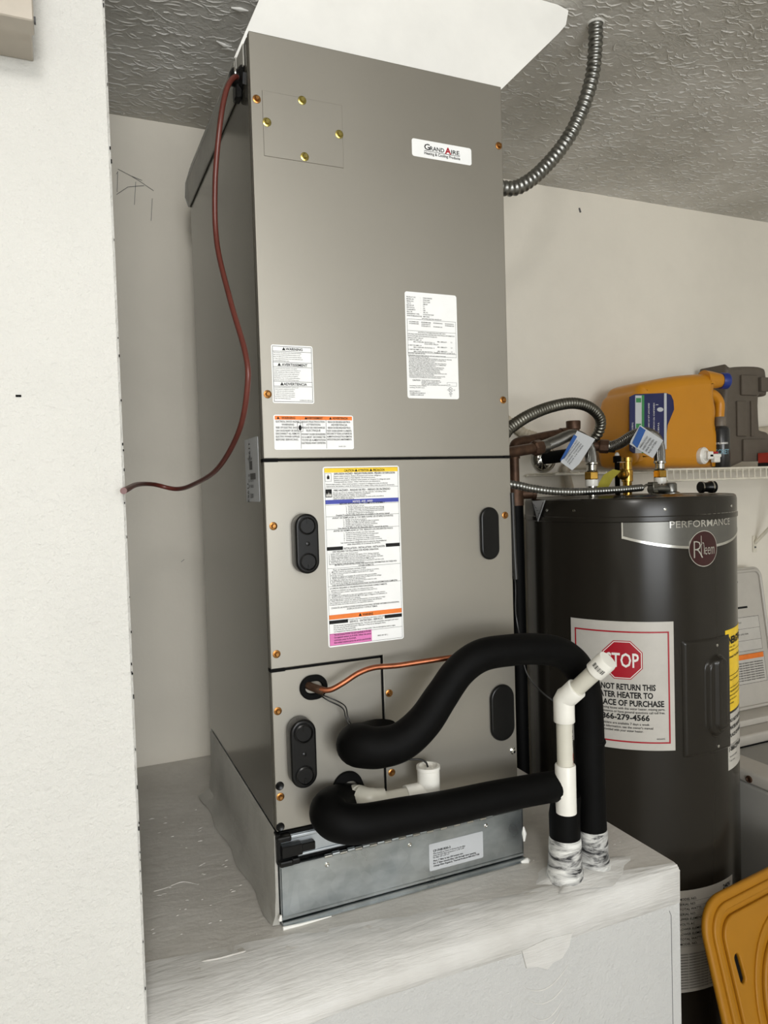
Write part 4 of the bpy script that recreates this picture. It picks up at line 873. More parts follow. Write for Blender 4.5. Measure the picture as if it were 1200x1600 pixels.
# element cover
p0, pz1 = ucyl(1065, 1000); p1, _ = ucyl(1138, 993); F = cylF(p0, .028, .001); pw, ph = math.radians(p1-p0)*HR, .274
def grid(mb, F, w_, h_, fn, nx, ny):
    vs = [(w_*i/nx, h_*j/ny, fn(i/nx, j/ny)) for j in range(ny+1) for i in range(nx+1)]
    mb.add(vs, [[j*(nx+1)+i, j*(nx+1)+i+1, (j+1)*(nx+1)+i+1, (j+1)*(nx+1)+i] for j in range(ny) for i in range(nx)], F)
def coverh(a, b):
    e = min(a*pw, (1-a)*pw, b*ph, (1-b)*ph); base = .004*min(1, e/.006)
    def sm(x): x = max(0, min(1, x)); return x*x*(3-2*x)
    u = (a-.60)*pw; v = (b-.5)*ph; hw, hh = .036, .098; q = hh-hw
    dd = math.hypot(u, max(0, abs(v)-q))
    r1 = .011*sm((hw-dd)/.009); 
    u2 = (a-.62)*pw; dd2 = math.hypot(u2, max(0, abs((b-.53)*ph)-.07)); r2 = .007*sm((.02-dd2)/.007)
    return base+r1+r2
mb = MB(); grid(mb, F, pw, ph, coverh, 44, 88); ec = mb.obj('element_cover', 'heater', wh, 60); ec['label'] = 'embossed element access cover'
for v in (.935, .055): 
    p = F(pw*.62, ph*v, .005); nn = V((p.x-HC.x, p.y-HC.y, 0)).normalized(); mb = MB(); mb.lathe(p-nn*.001, nn, [(.004, 0), (.0036, .002), (.001, .003)], 12); mb.obj('cover_screw', 'silver_screw', ec, 40)
# energy guide and return labels at the right limb
e0, _ = ucyl(1133, 985); F = cylF(e0, .112); ew = .16; mb = MB(); cyl_sheet(mb, F, ew, .2, n=20); en = mb.obj('energy_label', 'yellow', wh, 40); en['label'] = 'yellow energy label'
mb = MB(); text(mb, 'ENERGYGUIDE', F, .004, .165, .017, width=.15, bold=.05); lines(mb, F, ['Water Heater - Electric', 'Capacity: 50 gallons'], .004, .155, .008, .004, .06, .01)
text(mb, 'Estimated Yearly Energy Cost', F, .012, .13, .006, bold=.02); cyl_r = [(.012, .086, .15, .0875), (.004, .147, .15, .148), (.004, .05, .15, .0505)]
for q in cyl_r: cyl_rect(mb, *q)
lines(mb, F, ['Cost Range of Similar Models', '', 'Your cost will depend on your utility rates', 'Cost range based only on standard capacity', 'Estimated energy cost based on a national', 'average electricity cost', 'ftc.gov/energy'], .006, .075, .0095, .0045, .14, .01); mb.obj('lettering', 'ink', en)
e0, _ = ucyl(1137, 1122); F = cylF(e0, -.03); mb = MB(); cyl_sheet(mb, F, .14, .136, n=16); rl_ = mb.obj('return_label', 'paper_dull', wh, 40); rl_['label'] = 'narrow white do-not-return label'
mb = MB(); lines(mb, F, ['DO NOT RETURN THIS', 'WATER HEATER TO THE', 'PLACE OF PURCHASE'], .006, .115, .018, .009, .13, .03); text(mb, '1-866-279-4566', F, .004, .045, .011, bold=.03); lines(mb, F, ['If you are experiencing issues with this', 'water heater, missing parts, need', 'technical assistance call toll free'], .006, .06, -.004*-1, .003, .1); lines(mb, F, ['Technicians available', '7 days a week'], .006, .03, .01, .004, .1); mb.obj('lettering', 'ink', rl_)
# lower rating label
F = cylF(-112, -.535); mb = MB(); cyl_sheet(mb, F, .185, .245, n=18); lr = mb.obj('data_label', 'paper_dull', wh, 40); lr['label'] = 'long grey data label low on the jacket'
mb = MB()
for k in range(10): text(mb, random.choice(['MODEL NO.', 'SERIAL NO.', 'CAP. U.S. GALS', 'VOLTS AC', 'UPPER ELEMENT WATTS', 'LOWER ELEMENT WATTS', 'TOTAL WATTS', 'PHASE']), F, .012, .222-.012*k, .006, bold=.02); cyl_rect(mb, .008, .2185-.012*k, .175, .219-.012*k)
for k in range(13): text(mb, 'WARNING: HAZARDOUS VOLTAGE. TURN OFF POWER BEFORE SERVICING', F, .008, .09-.0068*k, .0036, bold=.02, maxw=.165)
text(mb, '240V', F, .14, .225, .011, bold=.03); mb.obj('lettering', 'ink', lr)
# foil flap hanging over the rim
F = cylF(ucyl(835, 782)[0], HT-.057, .006); mb = MB()
mb.add([(0, .052, 0), (.06, .055, 0), (.03, 0, .002), (0, .052, -.001), (.06, .055, -.001), (.03, 0, .001)], [[0, 1, 2], [3, 5, 4], [0, 3, 4, 1], [1, 4, 5, 2], [2, 5, 3, 0]], F); fp = mb.obj('foil_flap', 'paper_grey', wh); fp['label'] = 'grey printed flap at the left rim'
mb = MB()
for k in range(4): mb.tube([F(.012+.008*k, .045-.008*k, .0035), F(.02+.008*k, .030-.006*k+.01, .0035)], .0006, 5)
mb.tube([F(.004, .048, .003), F(.03, .004, .0045), F(.055, .05, .003)], .0007, 5); mb.obj('flap_print', 'ink', fp)

# fittings on the heater's top
def pip(a, b, r, mat, name, parent, n=18): return MB().cyl(a, b, r, n).obj(name, mat, parent, 40)
def connector(px, tag_pts, name_label, hose_pts, pipe_pts, x):
    t = thing('braided_connector', name_label, 'hose', (x, HC.y, HT))
    y = HC.y; z0 = HT+.003
    mb = MB().lathe((x, y, z0), (0, 0, 1), [(.0135, 0), (.0135, .026)], 20); mb.obj('nipple', 'chrome', t, 40)
    mb = MB().lathe((x, y, z0+.026), (0, 0, 1), [(.0165, 0), (.0165, .017), (.0145, .018)], 20); mb.obj('dielectric_ring', 'pvc', t, 40)
    mb = MB().lathe((x, y, z0+.043), (0, 0, 1), [(.0175, 0), (.0185, .002), (.0185, .018), (.017, .020)], 6); mb.obj('brass_nut', 'brass', t)
    mb = MB().lathe((x, y, z0+.063), (0, 0, 1), [(.0150, 0), (.0160, .003), (.0125, .005), (.0125, .018), (.0165, .020), (.0165, .024), (.0145, .026)], 20); mb.obj('ferrule', 'chrome', t, 30)
    hs = spline([(x, y, z0+.085)]+hose_pts, 8); mb = MB().tube(hs, .0150, 16); mb.obj('braided_hose', 'braid', t, 60)
    a, b, c = pipe_pts; d = (V(b)-V(a)).normalized()
    mb = MB().lathe(a, d, [(.0165, -.008), (.0165, .010), (.013, .012)], 16); mb.obj('ferrule', 'chrome' if False else 'steel', t, 40)
    mb = MB().lathe(V(a)+d*.010, d, [(.0185, 0), (.0195, .004), (.0195, .022), (.016, .026)], 8); mb.obj('pipe_nut', 'old_copper', t, 30)
    mb = MB().cyl(V(a)+d*.03, c, .0135, 16); mb.obj('stub_pipe', 'old_copper', t, 40)
    mb = MB()
    P = tag_pts
    for A, B in (P,):
        k = len(A)
        vs = [tuple(p) for p in A]+[tuple(p) for p in B]; vs += [tuple(V(p)+FW*.0012) for p in A]+[tuple(V(p)+FW*.0012) for p in B]
        fs = [[i, i+1, k+i+1, k+i] for i in range(k-1)]+[[2*k+i, 3*k+i, 3*k+i+1, 2*k+i+1] for i in range(k-1)]+[[i, 2*k+i, 2*k+i+1, i+1] for i in range(k-1)]+[[k+i, k+i+1, 3*k+i+1, 3*k+i] for i in range(k-1)]+[[0, k, 3*k, 2*k], [k-1, 3*k-1, 4*k-1, 2*k-1]]
        mb.add(vs, fs)
    tg = mb.obj('hose_tag', 'paper_grey', t); tg['label'] = 'white printed paper tag'
    return t, tg
def quad_on(name, mat, parent, pts): 
    mb = MB(); mb.add([tuple(p) for p in pts]+[tuple(V(p)+FW*.0008) for p in pts], [[0, 1, 2, 3], [7, 6, 5, 4], [0, 4, 5, 1], [1, 5, 6, 2], [2, 6, 7, 3], [3, 7, 4, 0]]); return mb.obj(name, mat, parent)
def on_quad(p00, p10, p01):
    a, ux, uy = V(p00), V(p10)-V(p00), V(p01)-V(p00); return lambda u, v, d=0.: a+ux*u+uy*v-FW*.0012
x1 = .978
yT = .41
A = [U(902, 673, y=yT-.02), U(880, 713, y=yT-.02), U(876, 722, y=yT-.02)]; B = [U(930, 686, y=yT-.02), U(905, 725, y=yT-.02), U(894, 735, y=yT-.02)]
t, tg = connector(924, (A, B), 'left braided steel water connector with paper tag', [U(921, 702, y=.43), U(911, 686, y=.43), U(893, 680, y=.43), U(868, 690, y=.42), U(848, 698, y=.41)], (U(850, 698, y=.41), U(800, 706, y=.40), U(770, 711, y=.38)), x1)
quad_on('blue_strip', 'tagblue', tg, [U(897, 679, y=yT-.022), U(902, 682, y=yT-.022), U(882, 716, y=yT-.022), U(875, 720, y=yT-.022)])
q = on_quad(U(890, 731, y=yT-.023), U(920, 690, y=yT-.023), U(873, 715, y=yT-.023)); mb = MB()
for k, s in enumerate(('WARNING DO NOT', 'OVERTIGHTEN', 'HAND TIGHTEN', 'PLUS 1/4 TURN')): text(mb, s, q, .08, .64-.17*k, .08, width=.7, bold=.01, depth=0)
mb.obj('lettering', 'ink', tg)
x2 = 1.211
A = [U(1000, 664, y=yT-.02), U(986, 688, y=yT-.02), U(984, 694, y=yT-.02)]; B = [U(1036, 688, y=yT-.02), U(1025, 708, y=yT-.02), U(1020, 716, y=yT-.02)]
t, tg = connector(1031, (A, B), 'right braided steel water connector with paper tag', [U(1030, 700, y=.43), U(1024, 684, y=.43), U(1008, 676, y=.43), U(990, 680, y=.45), U(970, 692, y=.48), U(955, 698, y=.50)], (U(957, 698, y=.50), U(930, 697, y=.53), U(922, 697, y=.54)), x2)
quad_on('blue_strip', 'tagblue', tg, [U(1000, 666, y=yT-.022), U(1009, 672, y=yT-.022), U(996, 700, y=yT-.022), U(988, 692, y=yT-.022)])
q = on_quad(U(1018, 713, y=yT-.023), U(1034, 689, y=yT-.023), U(985, 694, y=yT-.023)); mb = MB()
for k, s in enumerate(('WARNING DO NOT', 'OVERTIGHTEN', 'HAND TIGHTEN', 'PLUS 1/4 TURN')): text(mb, s, q, .08, .56-.14*k, .07, width=.75, bold=.01, depth=0)
mb.obj('lettering', 'ink', tg)
# brass relief valve with lever and tag
rv = thing('relief_valve', 'brass relief valve with a green yellow tag on the heater top', 'valve', (1.09, .46, HT))
c = U(980, 742, y=.46); mb = MB()
mb.lathe((c.x, c.y, HT+.002), (0, 0, 1), [(.012, 0), (.012, .035), (.0150, .036), (.0155, .066), (.013, .068), (.013, .09), (.015, .091), (.015, .101), (.004, .103)], 20); mb.obj('valve_body', 'brass', rv, 40)
mb = MB().lathe((c.x-.004, c.y, c.z+.002), V((-1, -.45, 0)), [(.012, 0), (.013, .012), (.015, .014), (.015, .022), (.010, .024)], 16); mb.obj('valve_outlet', 'brass', rv, 40)
mb = MB().box((c.x-.03, c.y-.006, c.z+.033), (c.x+.012, c.y+.006, c.z+.036), .001); mb.obj('valve_lever', 'chrome', rv)
p = [U(930, 765, y=.42), U(943, 742, y=.42), U(958, 733, y=.42), U(970, 736, y=.42), U(958, 748, y=.42), U(948, 766, y=.42)]
mb = MB(); n = len(p); mb.add([tuple(q_) for q_ in p]+[tuple(V(q_)+FW*.001) for q_ in p], [list(range(n)), list(range(2*n-1, n-1, -1))]+[[i, n+i, n+(i+1) % n, (i+1) % n] for i in range(n)]); mb.obj('valve_tag', 'leaf_tag', rv)
# junction elbow
jb = thing('cable_connector', 'grey elbow cable clamp on the heater top', 'connector', (1.2, .39, HT))
c = U(1040, 768, y=.385); mb = MB()
mb.tube(spline([U(1016, 765, y=.385), U(1032, 764, y=.385), U(1046, 766, y=.385), U(1052, 775, y=.385)], 6), .0115, 14); mb.lathe((U(1048, 770, y=.385).x, .385, HT+.002), (0, 0, 1), [(.024, 0), (.024, .003), (.016, .006), (.016, .026), (.012, .03)], 18); mb.obj('elbow_body', 'steel', jb, 50)
mb = MB().box((U(1018, 775, y=.385).x-.004, .374, HT+.006), (U(1024, 755, y=.385).x, .396, HT+.035), .002); mb.lathe(U(1019, 772, y=.372), (0, -1, 0), [(.004, 0), (.003, .003)], 10); mb.obj('clamp_bar', 'steel_dk', jb, 40)
mb = MB().tube(spline([U(1004, 762, y=.385), U(1010, 758, y=.383), U(1018, 757, y=.382)], 5), .0035, 8); mb.obj('wire', 'steel_dk', jb, 60)
# loose black coupling lying on the rim
c = U(1108, 768, y=.30); lc = thing('pipe_coupling', 'black pipe coupling lying loose on the heater top', 'coupling', (c.x, .34, HT))
zc = HT+.0165; a_ = V((U(1093, 768, y=.36).x, .36, zc)); d_ = V((.97, -.22, 0)).normalized()
mb = MB().lathe(a_, d_, [(.0135, 0), (.0155, .002), (.0155, .010), (.0128, .012), (.0135, .026), (.0160, .030), (.0160, .044), (.0135, .046), (.011, .046), (.011, .03)], 20); mb.obj('coupling_body', 'black', lc, 40)
mb = MB(); mb.lathe(a_+d_*.004, d_, [(.01575, 0), (.01575, .003)], 20); mb.lathe(a_+d_*.033, d_, [(.0163, 0), (.0163, .004)], 20); mb.obj('coupling_ring', 'chrome', lc, 40)

# ------------------------------------------------------------------ copper piping on the back wall
ww = thing('copper_riser', 'brown copper riser pipe with elbow beside the cabinet', 'pipe', (.80, .52, 0))
yr = .52
zE = U(803, 690, y=yr); xr_ = zE.x
mb = MB().tube(spline([(xr_, yr, .66), (xr_, yr, zE.z-.03), (xr_+.006, yr, zE.z-.008), (xr_+.03, yr, zE.z), U(850, 682, y=yr), U(886, 676, y=yr)], 8), .0125, 16); mb.obj('copper_tube', 'old_copper', ww, 60)
mb = MB().tube(spline([(xr_, yr, zE.z-.045), (xr_, yr, zE.z-.03), (xr_+.006, yr, zE.z-.008), (xr_+.03, yr, zE.z), (xr_+.045, yr, zE.z+.001)], 6), .0152, 16); mb.obj('elbow', 'old_copper', ww, 60)
c = U(896, 675, y=yr); mb = MB().lathe((c.x, yr, c.z-.012), (0, 0, 1), [(.016, 0), (.016, .018), (.019, .02), (.0195, .04), (.0185, .042), (.015, .042), (.015, .03)], 18); mb.cyl(U(876, 678, y=yr), U(896, 676, y=yr), .0155, 16); mb.obj('threaded_tee', 'old_copper', ww, 40)
zt2 = U(805, 772, y=yr).z
mb = MB().tube([(xr_, yr, .67), (xr_, yr, .0), (xr_, yr, FZ)], .021, 16); tag(mb.obj('pipe_wrap', 'foam', ww, 60), 'black wrap on the lower riser')
mb = MB().cyl((xr_, yr, zt2), (xr_+.045, yr-.015, zt2), .014, 14); mb.cyl((xr_, yr, zt2-.03), (xr_, yr, zt2+.03), .0225, 16); mb.lathe((xr_+.042, yr-.014, zt2), (1, -.33, 0), [(.016, 0), (.016, .01), (.011, .011), (.011, .002)], 14); mb.obj('capped_tee', 'old_copper', ww, 40)
ev = thing('wall_valve', 'chrome escutcheon and dark valve stub on the back wall', 'valve', (1.05, .78, .74))
c = U(849, 717, y=YB-.002); mb = MB().lathe(c, (0, -1, 0), [(.045, 0), (.040, .012), (.022, .022), (.018, .022)], 24); mb.obj('escutcheon', 'chrome', ev, 40)
mb = MB().tube([c, c+V((.0, -.06, .006)), U(898, 708, y=.70)], .017, 14); mb.obj('valve_stub', 'old_copper', ev, 50)
kp = thing('valve_stem', 'small dark valve stem with bright tip beside the yellow jug', 'valve', (1.1, .55, HT))
c = U(964, 708, y=.52); mb = MB().lathe((c.x, .52, HT+.003), (0, 0, 1), [(.007, 0), (.007, c.z-HT-.03), (.011, c.z-HT-.029), (.011, c.z-HT-.012), (.005, c.z-HT-.010)], 12); mb.obj('stem', 'gasket', kp, 40)
mb = MB().lathe((c.x, .52, c.z-.012), (0, 0, 1), [(.0055, 0), (.0065, .008), (.003, .014)], 12); mb.obj('stem_tip', 'ink_white', kp, 50)
dp_ = thing('wall_drain_pipe', 'beige painted drain pipe with elbow on the wall behind the heater', 'pipe', (1.2, .77, .6))
mb = MB().tube(spline([U(892, 770, y=.77), U(886, 745, y=.77), U(884, 734, y=.77), U(892, 728, y=.77), U(912, 727, y=.77), U(960, 727, y=.77), U(1030, 726, y=.77)], 7), .013, 14); mb.obj('painted_pipe', 'tan_pipe', dp_, 60)
lp = thing('wall_rail_pipe', 'beige pipe along the wall beyond the brown tool case', 'pipe', (2.0, .77, .83))
mb = MB().cyl(U(1150, 680, y=.775), U(1290, 664, y=.775), .020, 14); mb.obj('painted_pipe', 'tan_pipe', lp, 40); mb = MB()
for x in (1165, 1230): 
    p = U(x, 678, y=.775); mb.box((p.x-.008, .775, p.z-.03), (p.x+.008, YB, p.z+.024), .001)
mb.obj('pipe_strap', 'tan_pipe', lp)

# ------------------------------------------------------------------ wire shelf
sh_ = thing('wire_shelf', 'white ventilated wire shelf bracketed to the back wall', 'shelf', (1.8, .65, .70))
YS, ZS_ = .50, .706; XA, XB = 1.305, 2.30
n_ = 39; rod = MB().cyl((0, 0, 0), (0, 0, -.030), .0021, 6); first = None
rod0 = rod.obj('lip_wire', 'shelf', sh_, 40); rod0.location = V((XA, YS, ZS_-.001))-world_loc(sh_)
for k in range(1, n_):
    o = rod0.copy(); C.objects.link(o); o.parent = sh_; o.location = V((XA+.0252*k, YS, ZS_-.001))-world_loc(sh_)
deck = MB().cyl((0, 0, 0), (0, .29, 0), .0021, 6); d0 = deck.obj('deck_wire', 'shelf', sh_, 40); d0.location = V((XA, YS, ZS_))-world_loc(sh_)
for k in range(1, n_):
    o = d0.copy(); C.objects.link(o); o.parent = sh_; o.location = V((XA+.0252*k, YS, ZS_))-world_loc(sh_)
for y, z, xa in ((YS, ZS_+.0, XA), (YS, ZS_-.032, XA), (.64, ZS_-.004, 1.02), (.785, ZS_-.004, 1.02)):
    MB().cyl((xa, y, z), (XB, y, z), .0034, 8).obj('rail', 'shelf', sh_, 40)
deck = MB()
for k in range(11): deck.cyl((1.03+.0252*k, .64, ZS_), (1.03+.0252*k, .785, ZS_), .0021, 6)
deck.obj('short_deck_wires', 'shelf', sh_, 40)
mb = MB(); bx = U(1182, 850, y=YB-.01); mb.box((bx.x-.010, YB-.004, bx.z-.03), (bx.x+.010, YB-.0005, bx.z+.03), .001)
mb.tube([(bx.x, YB-.006, bx.z+.005), (bx.x, YS+.03, ZS_-.010)], .0065, 8); mb.obj('bracket', 'shelf', sh_, 40)
mb = MB().lathe((bx.x, YB-.004, bx.z-.012), (0, -1, 0), [(.004, 0), (.003, .003)], 10); mb.obj('bracket_screw', 'ink_grey', sh_)

# jug
yj = .63; jz = ZS_+.0025
def J(px, py): p = U(px, py, y=yj); return (p.x, p.z)
out = [J(978, 726), J(967, 716), J(964, 690), J(966, 640), J(970, 616), J(977, 608), J(982, 598), J(1000, 592), J(1040, 585), J(1078, 582), J(1094, 583), J(1098, 588), J(1098, 600), J(1096, 608), J(1096, 620), J(1099, 640), J(1098, 660), J(1104, 672), J(1105, 690), J(1104, 706), J(1100, 722), J(1094, 727), J(1040, 727)]
def smooth2(pts, n=4):
    P = [V((x, z, 0)) for x, z in pts]; P = [P[-1]]+P+[P[0], P[1]]; o = []
    for i in range(1, len(P)-2):
        a, b, c, d = P[i-1:i+3]
        for k in range(n): t = k/n; q = .5*((2*b)+(c-a)*t+(2*a-5*b+4*c-d)*t*t+(3*b-a-3*c+d)*t**3); o.append((q.x, q.y))
    return o
zmin = min(p[1] for p in smooth2(out)); dz = jz-zmin
jug = thing('detergent_jug', 'large yellow plastic jug with white tap and blue cap on the shelf', 'jug', (J(1045, 700)[0], yj, jz))
vs, fs = shape([smooth2(out)], .17, .034, 5); mb = MB().add(vs, fs, lambda a, b, c: (a, yj+.02-c, b+dz)); mb.obj('jug_body', 'jug', jug, 50)
hd = [J(1086, 606), J(1100, 608), J(1112, 614), J(1119, 625), J(1119, 642), J(1117, 658), J(1107, 668), J(1090, 669)]; mb = MB().tube(spline([(x, yj-.012, z+dz) for x, z in hd], 6), .0155, 14); mb.obj('jug_handle', 'jug', jug, 60)
c = J(1112, 593); mb = MB(); mb.lathe((J(1085, 593)[0], yj-.035, c[1]+dz+.002), (1, -.08, -.02), [(.030, 0), (.027, .03), (.023, .055), (.021, .068), (.021, .078)], 24); mb.obj('jug_neck', 'jug', jug, 50)
mb = MB(); mb.lathe((J(1109, 592)[0], yj-.041, c[1]+dz), (1, -.25, -.02), [(.024, 0), (.0255, .003), (.0255, .022), (.022, .026), (0, .026)], 22); mb.obj('screw_cap', 'cap_blue', jug, 40)
yf_ = yj+.02-.085-.0005
def JF(px, py, d=0.): p = U(px, py, y=yf_); return V((p.x, yf_-d, p.z+dz*.0))
mb = MB(); lab = [(984, 620), (992, 616), (1040, 614), (1048, 617), (1052, 626), (1053, 640), (1048, 652), (1043, 664), (1041, 680), (1041, 700), (1036, 706), (990, 708), (984, 704)]
n = len(lab); mb.add([tuple(JF(*p, .001)) for p in lab]+[tuple(JF(*p, -.002)) for p in lab], [list(range(n)), list(range(2*n-1, n-1, -1))]+[[i, n+i, n+(i+1) % n, (i+1) % n] for i in range(n)]); jl = mb.obj('jug_label', 'navy', jug); jl['label'] = 'dark blue printed label'
def jrect(mb, x0, y0, x1, y1, d): mb.add([tuple(JF(x, y, d)) for x, y in ((x0, y1), (x1, y1), (x1, y0), (x0, y0))], [[0, 1, 2, 3]])
mb = MB(); jrect(mb, 992, 618, 1002, 708, .0016); jrect(mb, 1037, 614.5, 1041, 702, .0016); mb.prism([(1031+5*math.cos(t), 640+3.5*math.sin(t)) for t in [k*PI/6 for k in range(12)]], .0014, .0016, lambda a, b, d: JF(a, b, d)); jrect(mb, 1024, 632, 1028, 633, .0016)
mb.obj('label_light_bands', 'paper_grey', jl); mb = MB(); jrect(mb, 1002, 617.5, 1006, 708, .0016); jrect(mb, 993, 622, 1001, 629, .002); jrect(mb, 993, 662, 1001, 669, .002); mb.obj('label_green_bands', 'green', jl)
mb = MB(); JT = lambda u, v, d=0.: JF(u, v, .002)
for k, (x, s) in enumerate(((986.5, 'LAUNDRY DETERGENT'), (1012, 'HE COMPATIBLE WORKS IN ALL MACHINES'), (1020, 'KEEP OUT OF REACH OF CHILDREN'), (1027, 'FRESH SCENT'))): text(mb, s, lambda u, v, d: JF(x+v*1.0, 700-u, .002), 0, 0, 2.2, width=70 if k in (1, 2) else 40)
mb.obj('lettering', 'ink_white', jl)
c = U(1097, 712, y=yf_); mb = MB(); mb.lathe((c.x, yf_+.012, c.z), (.25, -1, 0), [(.024, 0), (.026, .004), (.026, .018), (.022, .022), (.016, .022), (.014, .03)], 24); jt = mb.obj('tap_collar', 'pvc', jug, 40)
mb = MB(); c2_ = V((c.x+.006, yf_-.02, c.z)); mb.box(c2_+V((-.004, -.008, -.006)), c2_+V((.045, .006, .004)), .002); mb.box(c2_+V((.014, -.010, -.022)), c2_+V((.038, .006, -.004)), .002); mb.box(c2_+V((-.01, -.008, -.012)), c2_+V((.012, -.0, .012)), .002); mb.obj('tap_lever', 'pvc', jt)
mb = MB(); mb.box(c2_+V((.014, -.004, .005)), c2_+V((.036, .008, .011)), .001); mb.obj('tap_button', 'red', jt)

# tool case
yc = .715
def Kc(px, py): p = U(px, py, y=yc); return (p.x, p.z)
out = [(1112, 590), (1120, 583), (1150, 581), (1168, 583), (1174, 590), (1176, 622), (1172, 627), (1163, 628), (1164, 672), (1166, 679), (1176, 682), (1180, 690), (1179, 716), (1174, 724), (1140, 727), (1110, 727)]
vs, fs = shape([smooth2([Kc(*p) for p in out], 3)], .12, .012, 3); zmin = min(v[1] for v in vs); dz2 = jz-zmin
tc = thing('tool_case', 'brown blow-moulded tool case standing on end on the shelf', 'tool case', (Kc(1145, 700)[0], yc, jz))
mb = MB().add(vs, fs, lambda a, b, c: (a, yc-c, b+dz2)); mb.obj('case_shell', 'case', tc, 40)
mb = MB()
for x0, y0, x1, y1 in ((1132, 590, 1158, 622), (1135, 688, 1172, 722)):
    a, b = Kc(x0, y0), Kc(x1, y1); mb.box((a[0], yc-.070, b[1]), (b[0], yc-.058, a[1]), .005, 2)
a, b = Kc(1126, 630), Kc(1142, 684); mb.box((a[0], yc-.068, b[1]), (b[0], yc-.058, a[1]), .004, 2)
a, b = Kc(1148, 630), Kc(1154, 684); mb.box((a[0], yc-.066, b[1]), (b[0], yc-.058, a[1]), .002, 2)
mb.obj('case_ribs', 'case', tc, 40)
mb = MB(); a, b = Kc(1160, 594), Kc(1174, 616); mb.box((a[0], yc-.075, b[1]), (b[0], yc-.05, a[1]), .003, 2); mb.obj('case_latch', 'case', tc, 40)
# spray can
yq = .572; c = U(1126, 700, y=yq); zq = ZS_+.0025; rq = .0275; ht = U(1127, 672, y=yq).z-zq
ca = thing('spray_can', 'black spray can with grey cap between the jug and the tool case', 'spray can', (c.x, yq, zq))
mb = MB().lathe((c.x, yq, zq), (0, 0, 1), [(rq-.002, 0), (rq, .003), (rq, ht), (rq-.004, ht+.008), (.016, ht+.012)], 26); mb.obj('can_body', 'can', ca, 40)
mb = MB().lathe((c.x, yq, zq+ht+.012), (0, 0, 1), [(.016, 0), (.016, .026), (.014, .029), (0, .03)], 20); mb.obj('spray_cap', 'can_cap', ca, 40)
dirc = math.atan2(CAM.y-yq, CAM.x-c.x)
def CF(u, v, d=0.): t = dirc+u/rq; return V((c.x+(rq+.0004)*math.cos(t), yq+(rq+.0004)*math.sin(t), zq+v))
mb = MB(); text(mb, 'THE PLUMBER\'S', CF, 0, ht*.62, .0055, align='c', width=.046, bold=.02); mb.obj('white_lettering', 'ink_white', ca); mb = MB(); text(mb, 'SECRET', CF, .002, ht*.36, .015, align='c', width=.05, bold=.02); mb.obj('teal_lettering', 'teal_ink', ca)
# red carton
p = U(1184, 728, y=.64)
rc = thing('red_carton', 'low red carton lying at the right end of the shelf', 'carton', (p.x+.1, .60, ZS_+.0025))
mb = MB().box((p.x, .56, ZS_+.0025+.014), (p.x+.22, .64, ZS_+.05), .0015); mb.obj('carton', 'box_red', rc)
mb = MB().box((p.x, .559, ZS_+.0025), (p.x+.22, .641, ZS_+.017), .001); mb.obj('carton_tray', 'can', rc)
mb = MB(); text(mb, 'nails', flat((p.x+.028, .5595, ZS_+.026), (1, 0, 0), (0, 0, 1), (0, -1, 0)), 0, 0, .013, bold=.03); text(mb, 'THE PLUMBING', flat((p.x+.01, .558, ZS_+.006), (1, 0, 0), (0, 0, 1), (0, -1, 0)), 0, 0, .006, bold=.02); mb.obj('lettering', 'ink_white', rc)

# ------------------------------------------------------------------ washing machine
WX, WY0, WY1, WT = 1.415, .175, .70, -.133
wm = thing('washing_machine', 'white top-loading washing machine with its lid raised', 'washing machine', (WX+.34, .36, FZ))
mb = MB().box((WX, WY0, FZ), (WX+.68, WY1, WT-.035), .012, 3); mb.obj('washer_cabinet', 'enamel_grey', wm, 40)
vs, fs = shape([rrect(WX-.002, WY0-.004, WX+.682, WY1, .03), rrect(WX+.09, WY0+.07, WX+.59, WY1-.17, .08)[::-1]], .035, .008, 3)
mb = MB().add(vs, fs, lambda a, b, c: (a, b, WT-.0175+c)); tp = mb.obj('top_deck', 'enamel', wm, 40)
mb = MB(); ring = rrect(WX+.09, WY0+.07, WX+.59, WY1-.17, .08); n = len(ring)
mb.add([(x, y, WT-.03) for x, y in ring]+[(WX+.34+(x-WX-.34)*.7, .39+(y-.39)*.7, WT-.3) for x, y in ring], [[i, (i+1) % n, n+(i+1) % n, n+i] for i in range(n)]+[[n+i for i in range(n)][::-1]]); mb.obj('tub', 'dark', wm, 40)
c = U(1170, 1183, x=WX-.003); mb = MB(); mb.lathe((WX-.001, c.y, WT-.02), (-1, 0, 0), [(.010, 0), (.0095, .004), (.007, .005), (.006, .002)], 16); mb.obj('hinge_plug', 'old_copper', wm, 40)
# raised lid
lx0, lx1 = WX+.06, WX+.555; th = math.radians(8); LH = .485; yl = WY1-.02
LF = lambda u, v, d=0.: V((lx0+u, yl+v*math.sin(th)-d*math.cos(th), WT+.012+v*math.cos(th)+d*math.sin(th)))
vs, fs = shape([rrect(0, 0, lx1-lx0, LH, .03)], .018, .006, 2); mb = MB().add(vs, fs, LF); ld = mb.obj('lid', 'enamel', wm, 40); ld['label'] = 'raised white lid with printed labels'
mb = MB(); loop = [LF(u, v, .012) for u, v in rrect(.012, .012, lx1-lx0-.012, LH-.012, .025)]; mb.tube(loop+[loop[0]], .006, 8); mb.obj('lid_rim', 'enamel', ld, 50)
mb = MB(); F3 = lambda u, v, d=0.: LF(u, v, .0096+d)
mb.prism(rrect(.20, .20, .452, .315, .002), -.0002, .0001, F3); mb.prism(rrect(.20, .09, .455, .19, .002), -.0002, .0001, F3); lb = mb.obj('lid_label', 'paper_dull', ld)
mb = MB(); frame(mb, F3, .20, .20, .452, .315, .001); frame(mb, F3, .20, .09, .455, .19, .001)
for z in (.235, .275): rect(mb, F3, .20, z, .452, z+.0008)
